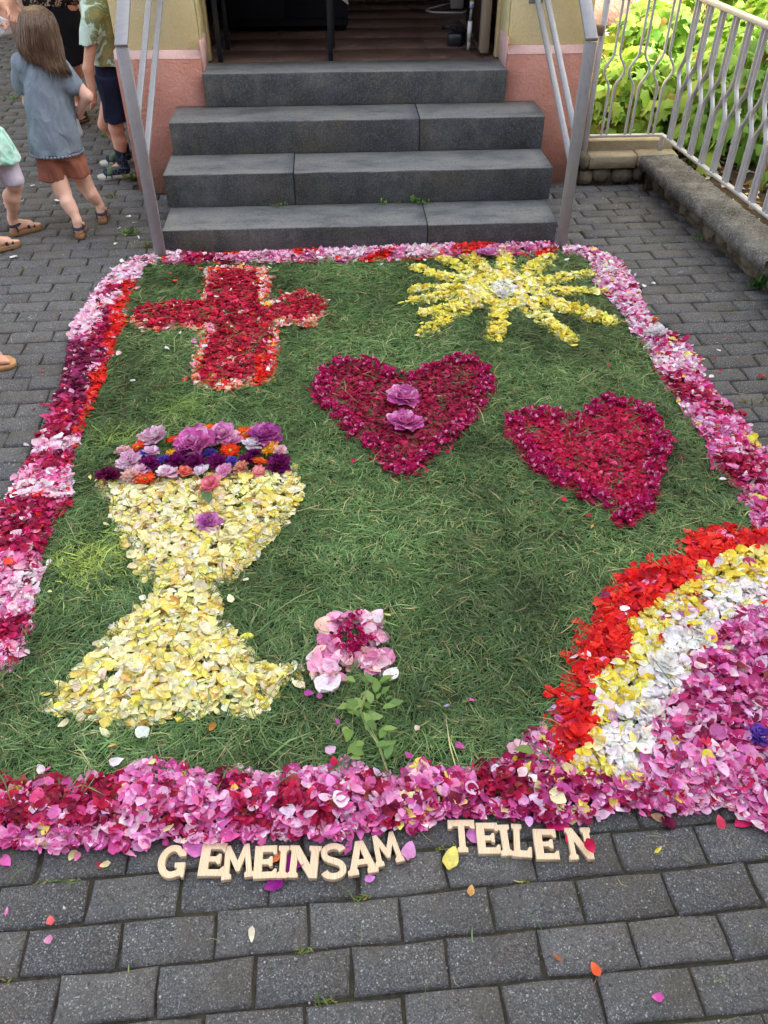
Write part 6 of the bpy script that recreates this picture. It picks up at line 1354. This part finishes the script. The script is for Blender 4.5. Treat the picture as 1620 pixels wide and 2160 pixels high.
# --- boy seen from the side
boy = empty('person', (0, 0, 0), 'boy facing left in a mint shirt with olive blotches, dark shorts and green sandals', 'person', 'people at the left edge')
bd = np.array([-1, -.22, 0]); h1_ = np.array([-1.338, 5.56, 0]); h2_ = np.array([-1.375, 5.83, 0])
bk1, bk2 = A(245, 270, 5.55), A(222, 262, 5.74); ba1 = h1_+np.array([-.028,-.004,.11]); ba2 = h2_+np.array([-.028,-.004,.11]); bp1 = np.array([-1.338, 5.585, .54]); bp2 = np.array([-1.345, 5.69, .54])
bh = np.array([-1.375, 5.63, 1.135]); bs = np.array([-1.345, 5.50, .93]); be_ = A(186, 145, 5.46); bw = A(195, 196, 5.45); bs2 = np.array([-1.345, 5.76, .93]); be2 = np.array([-1.36, 5.83, .72]); bw2 = np.array([-1.46, 5.82, .60])
cf = lambda k_, a_: ('c', k_*.62+a_*.38+np.array([.014,0,0]), k_*.40+a_*.60+np.array([.008,0,0]), .042, .035)
sdf_mesh('body', [('c', bp1, bk1, .062, .045), ('c', bk1, ba1, .043, .027), cf(bk1, ba1), ('c', bp2, bk2, .062, .045), ('c', bk2, ba2, .043, .027), cf(bk2, ba2), ('e', (-1.34, 5.63, .74), (.075, .09, .24)), ('c', (-1.355, 5.63, .95), (-1.36, 5.63, 1.06), .052, .048), ('c', bs, be_, .036, .030), ('c', be_, bw, .030, .022), ('c', bs2, be2, .036, .030), ('c', be2, bw2, .030, .022)] + foot(h1_+[0,0,.022], bd, .19, False) + foot(h2_+[0,0,.022], bd, .19, False) + head(bh, bd, .092) + hand(bw, A(199, 222, 5.44)-bw, (-.7, .5, 0), .72, .45) + hand(bw2, (-.5, 0, -.5), (-.3, -.5, -.2), .72, .5), SK2, boy, .0065, .016)
_s = NT('dino_shirt_cotton'); _p = _s.pos(True); _a = _s.noise(_p, 7.5, 5, .62, 1.4); _b = _s.noise(_p, 2.0, 2); _x = _s.n('ShaderNodeSeparateXYZ'); _s.l(_p, _x.inputs[0])
_g = _s.math('ADD', _s.math('MULTIPLY', _s.math('ADD', _x.outputs[0], 1.40), 1.5), _a)
_c = _s.ramp(_g, [(.48, hexl('#c6dccf')), (.56, hexl('#b8cdb8')), (.585, hexl('#7f8a68')), (.66, hexl('#8d8a5c')), (.74, hexl('#a39a68')), (.80, hexl('#6a6d48'))]); _s.bump(_s.noise(_p, 10, 3, .5, 1), .5, .03)
DINO = _s.set(_c, .9, .1)
sdf_mesh('t_shirt', [('L', [(.655, -1.325, 5.62, .100, .138), (.75, -1.335, 5.625, .098, .132), (.86, -1.338, 5.63, .096, .130), (.94, -1.345, 5.63, .088, .128), (.985, -1.352, 5.63, .074, .105), (1.005, -1.355, 5.63, .056, .060)], -.1, .02), ('L', [(.785, -1.395, 5.475, .058, .050), (.86, -1.375, 5.485, .060, .055), (.92, -1.355, 5.50, .064, .064), (.975, -1.350, 5.535, .056, .062)], 0), ('c', bs2, np.array([-1.36, 5.81, .80]), .062, .056, .03)], DINO, boy, .0065, .03)
SHN = mat_cloth('navy_shorts_cotton', hexl('#23263a'), .2, .6)
sdf_mesh('shorts', [('L', [(.345, -1.342, 5.545, .070, .068), (.45, -1.342, 5.56, .078, .075), (.60, -1.338, 5.585, .095, .10)], 0, .02), ('L', [(.345, -1.375, 5.72, .068, .066), (.45, -1.36, 5.71, .078, .074), (.60, -1.345, 5.69, .085, .08)], 0, .03), ('L', [(.56, -1.34, 5.63, .092, .125), (.70, -1.338, 5.63, .088, .12)], 0)], SHN, boy, .0065, .012)
SOCK = mat_pattern('navy_sock_knit', [(0, hexl('#2a3040')), (.86, hexl('#323a4c')), (.93, hexl('#7c8694')), (1, hexl('#2a3040'))], 22, .5, 3.0)
for hh, aa, kk in ((h1_, ba1, bk1), (h2_, ba2, bk2)): sdf_mesh('sock', [('c', aa*.66+kk*.34, aa, .036, .033), ('c', aa, hh+np.array([-.028,-.004,.055]), .033, .034), ('c', hh+np.array([-.02,-.002,.05]), hh+np.array([-.13,-.03,.042]), .033, .026)], SOCK, boy, .006, .015)
GRN = simple('olive_green_upper', hexl('#5f7056'), .7); SOLEW = simple('pale_sole', hexl('#b8b8ae'), .6); GSTR = simple('dark_blue_strap', hexl('#38465c'), .6)
sandal(boy, h1_, bd, .19, SOLEW, GSTR, .022, GRN); sandal(boy, h2_, bd, .19, SOLEW, GSTR, .022, GRN)
HAIRB = simple('short_fair_hair', hexl('#7a5c40'), .5, .4, nscale=80, var=.4)
sdf_mesh('hair', [('e', bh+[.012, .003, .018], (.095, .086, .108))], HAIRB, boy, .007, .01, lambda P, D: np.maximum(D, np.minimum(bh[2]+.02-P[:,2], bh[0]-.02-P[:,0]))); face(bh, bd, .092, boy)
# --- generic grown person
def adult(label, base, fwd, top_m, bottom_m, skin, knee_skirt=True, hand_prims=None, shoes=None, ht=1.66, armpts=None, hemz=.80, feet=None, hairc='#4a3628', long=False):
    root = empty('person', (0, 0, 0), label, 'person', 'people at the left edge'); k = ht/1.66; b = np.array([base[0], base[1], 0.0]); f = nrm([fwd[0], fwd[1], 0]); s = np.array([-f[1], f[0], 0]); rot = math.atan2(s[1], s[0]); U = lambda fx_, sx, z: b+f*fx_*k+s*sx*k+np.array([0,0,z*k])
    ft = feet or [b+s*.10-f*.06, b-s*.10-f*.06]; L = .245*k; hd = U(.03, 0, 1.53)
    pr = [('L', [(.78*k, b[0], b[1], .165*k, .115*k), (1.0*k, b[0], b[1], .13*k, .10*k), (1.22*k, b[0], b[1], .155*k, .115*k), (1.36*k, b[0], b[1], .15*k, .075*k)], rot), ('c', U(0, .14, 1.34), U(0, -.14, 1.34), .06*k, .06*k)] + head(hd, f, .098*k)
    for sg, fo in ((1, ft[0]), (-1, ft[1])):
        fo = np.array([fo[0], fo[1], .02]); an = fo+f*.045+np.array([0,0,.09]); kn = an*.46+U(.03, sg*.09, .82)*.54; kn[2] = .46*k
        pr += [('c', U(0, sg*.085, .80), kn, .088*k, .058*k), ('c', kn, an, .055*k, .034*k), ('c', kn*.7+an*.3-f*.014, kn*.45+an*.55-f*.01, .058*k, .048*k)] + foot(fo, f, L)
        if shoes: sandal(root, fo, f, L, shoes[0], shoes[1], .02, shoes[2] if len(shoes) > 2 else None)
    for sg in (1, -1):
        arm = armpts.get(sg) if armpts else None; e, w_ = (arm if arm is not None else (U(-.02, sg*.23, 1.08), U(.06, sg*.24, .84))); e = np.array(e); w_ = np.array(w_)
        pr += [('c', U(0, sg*.17, 1.33), e, .050*k, .040*k), ('c', e, w_, .040*k, .027*k)] + (hand_prims if arm is not None and hand_prims else hand(w_, (w_-e)+np.array([0,0,-.05]), f, 1.0, .4))
    sdf_mesh('body', pr, skin, root, .0105, .022)
    sdf_mesh('top', [('L', [(hemz*k, b[0], b[1], .185*k, .135*k), (1.0*k, b[0], b[1], .155*k, .122*k), (1.22*k, b[0], b[1], .172*k, .132*k), (1.35*k, b[0], b[1], .158*k, .09*k), (1.42*k, b[0], b[1], .08*k, .07*k)], rot, .015)] + [('c', U(0, sg*.165, 1.33), U(0, sg*.165, 1.33)*.55 + (np.array(armpts[sg][0]) if armpts and sg in armpts else U(-.02, sg*.23, 1.08))*.45, .068*k, .062*k) for sg in (1, -1)], top_m, root, .013, .03)
    if knee_skirt: sdf_mesh('skirt', [('L', [(.45*k, b[0]+f[0]*.02, b[1]+f[1]*.02, .165*k, .14*k), (.70*k, b[0], b[1], .178*k, .140*k), (.98*k, b[0], b[1], .140*k, .110*k)], rot, .02)], bottom_m, root, .013, .02)
    else: sdf_mesh('trousers', [('L', [(.76*k, b[0], b[1], .172*k, .125*k), (.98*k, b[0], b[1], .140*k, .112*k)], rot)] + [('c', U(0, sg*.088, .80), np.array([fo[0], fo[1], .50*k])*.9+U(0, sg*.09, .50)*.1, .10*k, .07*k) for sg, fo in ((1, ft[0]), (-1, ft[1]))], bottom_m, root, .009, .02)
    hr_ = [('e', hd-f*.012+[0,0,.018], (.097*k, .106*k, .122*k), np.stack([s, f, np.array([0,0,1.0])], 1))]
    if long: hr_.append(('c', hd-f*.05*k, hd-f*.07*k-np.array([0,0,.20*k]), .085*k, .06*k))
    sdf_mesh('hair', hr_, simple('adult_hair', hexl(hairc), .5, .4, nscale=80, var=.4), root, .009, .02, lambda P, D: np.maximum(D, np.minimum((P-hd) @ f - .035*k, hd[2]+.05*k-P[:,2]))); face(hd, f, .098*k, root); return root
BLKC = mat_cloth('black_cotton', (.010, .011, .016), .2, .5)
WPAT = mat_pattern('black_beige_print', [(0, hexl('#1b1518')), (.42, hexl('#1d171a')), (.50, hexl('#8d7868')), (.60, hexl('#b29c8a')), (.70, hexl('#1d171a')), (1, hexl('#1b1518'))], 17, 1.6, 4.0)
BSHOE = simple('black_shoe', hexl('#1c191a'), .5, .4); BRSHOE = simple('brown_insole', hexl('#4a3426'), .6)
wt = at(205, 272, 0)[:2]; whl = at(172, 243, 0)[:2]; wdv = nrm([wt[0]-whl[0], wt[1]-whl[1], 0])
WB = A(128, 100, 6.62)
adult('woman in a black and beige patterned top and black skirt behind the girl', (WB[0], 6.62), (.25, -1), WPAT, BLKC, SK2, True, None, (BRSHOE, BSHOE, BSHOE), 1.66, None, .80, [np.array([whl[0], whl[1]]), np.array([WB[0]-.10, 6.75])], '#2c2220', True)
# --- child striding in from the left edge
kid = empty('person', (0, 0, 0), 'child at the left edge in a mint green top and lilac leggings', 'person', 'people at the left edge')
k1h, k1t = at(26, 499, 0), at(84, 482, 0); kd = nrm([k1t[0]-k1h[0], k1t[1]-k1h[1], 0]); k2h = at(-22, 536, 0)
kk1 = A(30, 384, 4.55); ka1 = np.array([k1h[0], k1h[1], .10])+kd*.03; kp = A(-14, 296, 4.58); kp2 = A(-34, 300, 4.52); kk2 = A(-30, 420, 4.46); ka2 = np.array([k2h[0], k2h[1], .10])+kd*.03
kc = np.array([-1.90, 4.52, 0]); khd = np.array([-1.95, 4.53, .98])
sdf_mesh('body', [('c', kp*.8+kk1*.2, kk1, .058, .046), ('c', kk1, ka1, .039, .026), ('c', kk1*.62+ka1*.38-kd*.012, kk1*.4+ka1*.6-kd*.008, .045, .037), ('c', kp2, kk2, .066, .046), ('c', kk2, ka2, .043, .027), ('e', kc+[.03,0,.62], (.095, .08, .22)), ('c', kc+[-.04,0,.80], khd-[0,0,.05], .05, .045)] + foot(k1h+[0,0,.024], kd, .17) + foot(k2h+[0,0,.024], kd, .17) + head(khd, kd, .09) + [('c', kc+[-.03,.11,.80], kc+[.0,.16,.62], .034, .028), ('c', kc+[.0,.16,.62], kc+[.02,.20,.48], .028, .021), ('c', kc+[-.06,-.12,.80], kc+[-.12,-.16,.62], .034, .028), ('c', kc+[-.12,-.16,.62], kc+[-.14,-.14,.48], .028, .021)] + hand(kc+[.02,.20,.48], (.1, .1, -1), (1, .2, 0), .68) + hand(kc+[-.14,-.14,.48], (0, .1, -1), (1, .2, 0), .68), SK, kid, .0065, .016)
_s = NT('mint_print_cotton'); _n = _s.noise(_s.pos(True), 16, 3, .5, 1.0); _s.bump(_n, .6, .03); MINT = _s.set(_s.ramp(_n, [(.38, hexl('#86c4ae')), (.5, hexl('#a9d8c6')), (.6, hexl('#cfe8de'))]), .9, .1)
hm = A(8, 318, 4.56)
sdf_mesh('top', [('L', [(.435, hm[0]-.045, 4.55, .125, .115), (.52, hm[0]-.065, 4.55, .120, .118), (.58, hm[0]-.085, 4.545, .112, .11), (.62, -1.87, 4.53, .108, .098), (.76, -1.92, 4.52, .110, .085), (.83, -1.945, 4.52, .07, .06)], .3, .03), ('c', kc+[-.03,.11,.79], kc+[-.01,.15,.67], .055, .05), ('c', kc+[-.06,-.12,.79], kc+[-.10,-.15,.67], .055, .05)], MINT, kid, .0065, .03)
LIL = mat_cloth('lilac_leggings_cotton', hexl('#c3bac9'), .12, .5)
sdf_mesh('leggings', [('c', kp*.55+kk1*.45, kk1+[0,0,.012], .066, .054), ('c', kp2*.55+kk2*.45, kk2+[0,0,.01], .066, .054)], LIL, kid, .0065, .02, lambda P, D: np.maximum(D, (kk1[2]-.012)-P[:,2]))
sdf_mesh('hair', [('e', khd-kd*.012+[0,0,.016], (.094, .094, .108))], HAIRB, kid, .007, .01, lambda P, D: np.maximum(D, np.minimum((P-khd) @ kd - .03, khd[2]+.04-P[:,2]))); face(khd, kd, .09, kid)
sandal(kid, k1h, kd, .17, CORK, NAVY, .024); sandal(kid, k2h, kd, .17, CORK, NAVY, .024)
# --- grown-up outside the left edge whose hand holds a sheet of paper
hw = A(6, 8, 5.2); hf = A(13, 60, 5.16)
adult('person outside the left edge whose hand reaches in holding a paper sheet', (-2.42, 5.22), (1, -.1), mat_cloth('ochre_cotton', hexl('#c9a25e'), .1, .4), mat_cloth('grey_trousers', hexl('#55585f'), .1, .4), SK2, False, hand(hw, hf-hw, (-.4, -.8, 0), .92, .25), (CORK, NAVY), 1.66, {-1: (np.array([-2.02, 5.10, 1.13]), hw)}, .86, None, '#5a4432', True)
sheet('white paper sheet held by the hand at the top left corner', [A(-22, 28, 5.15), A(17, 42, 5.15), A(26, 71, 5.17), A(-14, 84, 5.17)])
# --- person further front whose sandalled toes show at the left edge
tf = at(27, 776, 0); fb = np.array([tf[0]-.245*1.02+.01, tf[1]+.01])
adult('person outside the left edge, only the toes in a tan sandal in view', (fb[0]-.12, tf[1]-.10), (1, .05), mat_cloth('rose_cotton', hexl('#c08a94'), .1, .4), mat_cloth('dark_blue_cotton', hexl('#2f3a52'), .1, .4), SK2, True, None, (simple('tan_sole', hexl('#b48a5e'), .7), simple('pale_pink_strap', hexl('#c9a2a8'), .6)), 1.64, None, .80, [fb, fb+np.array([-.22, -.22])], '#3c2c22', True)
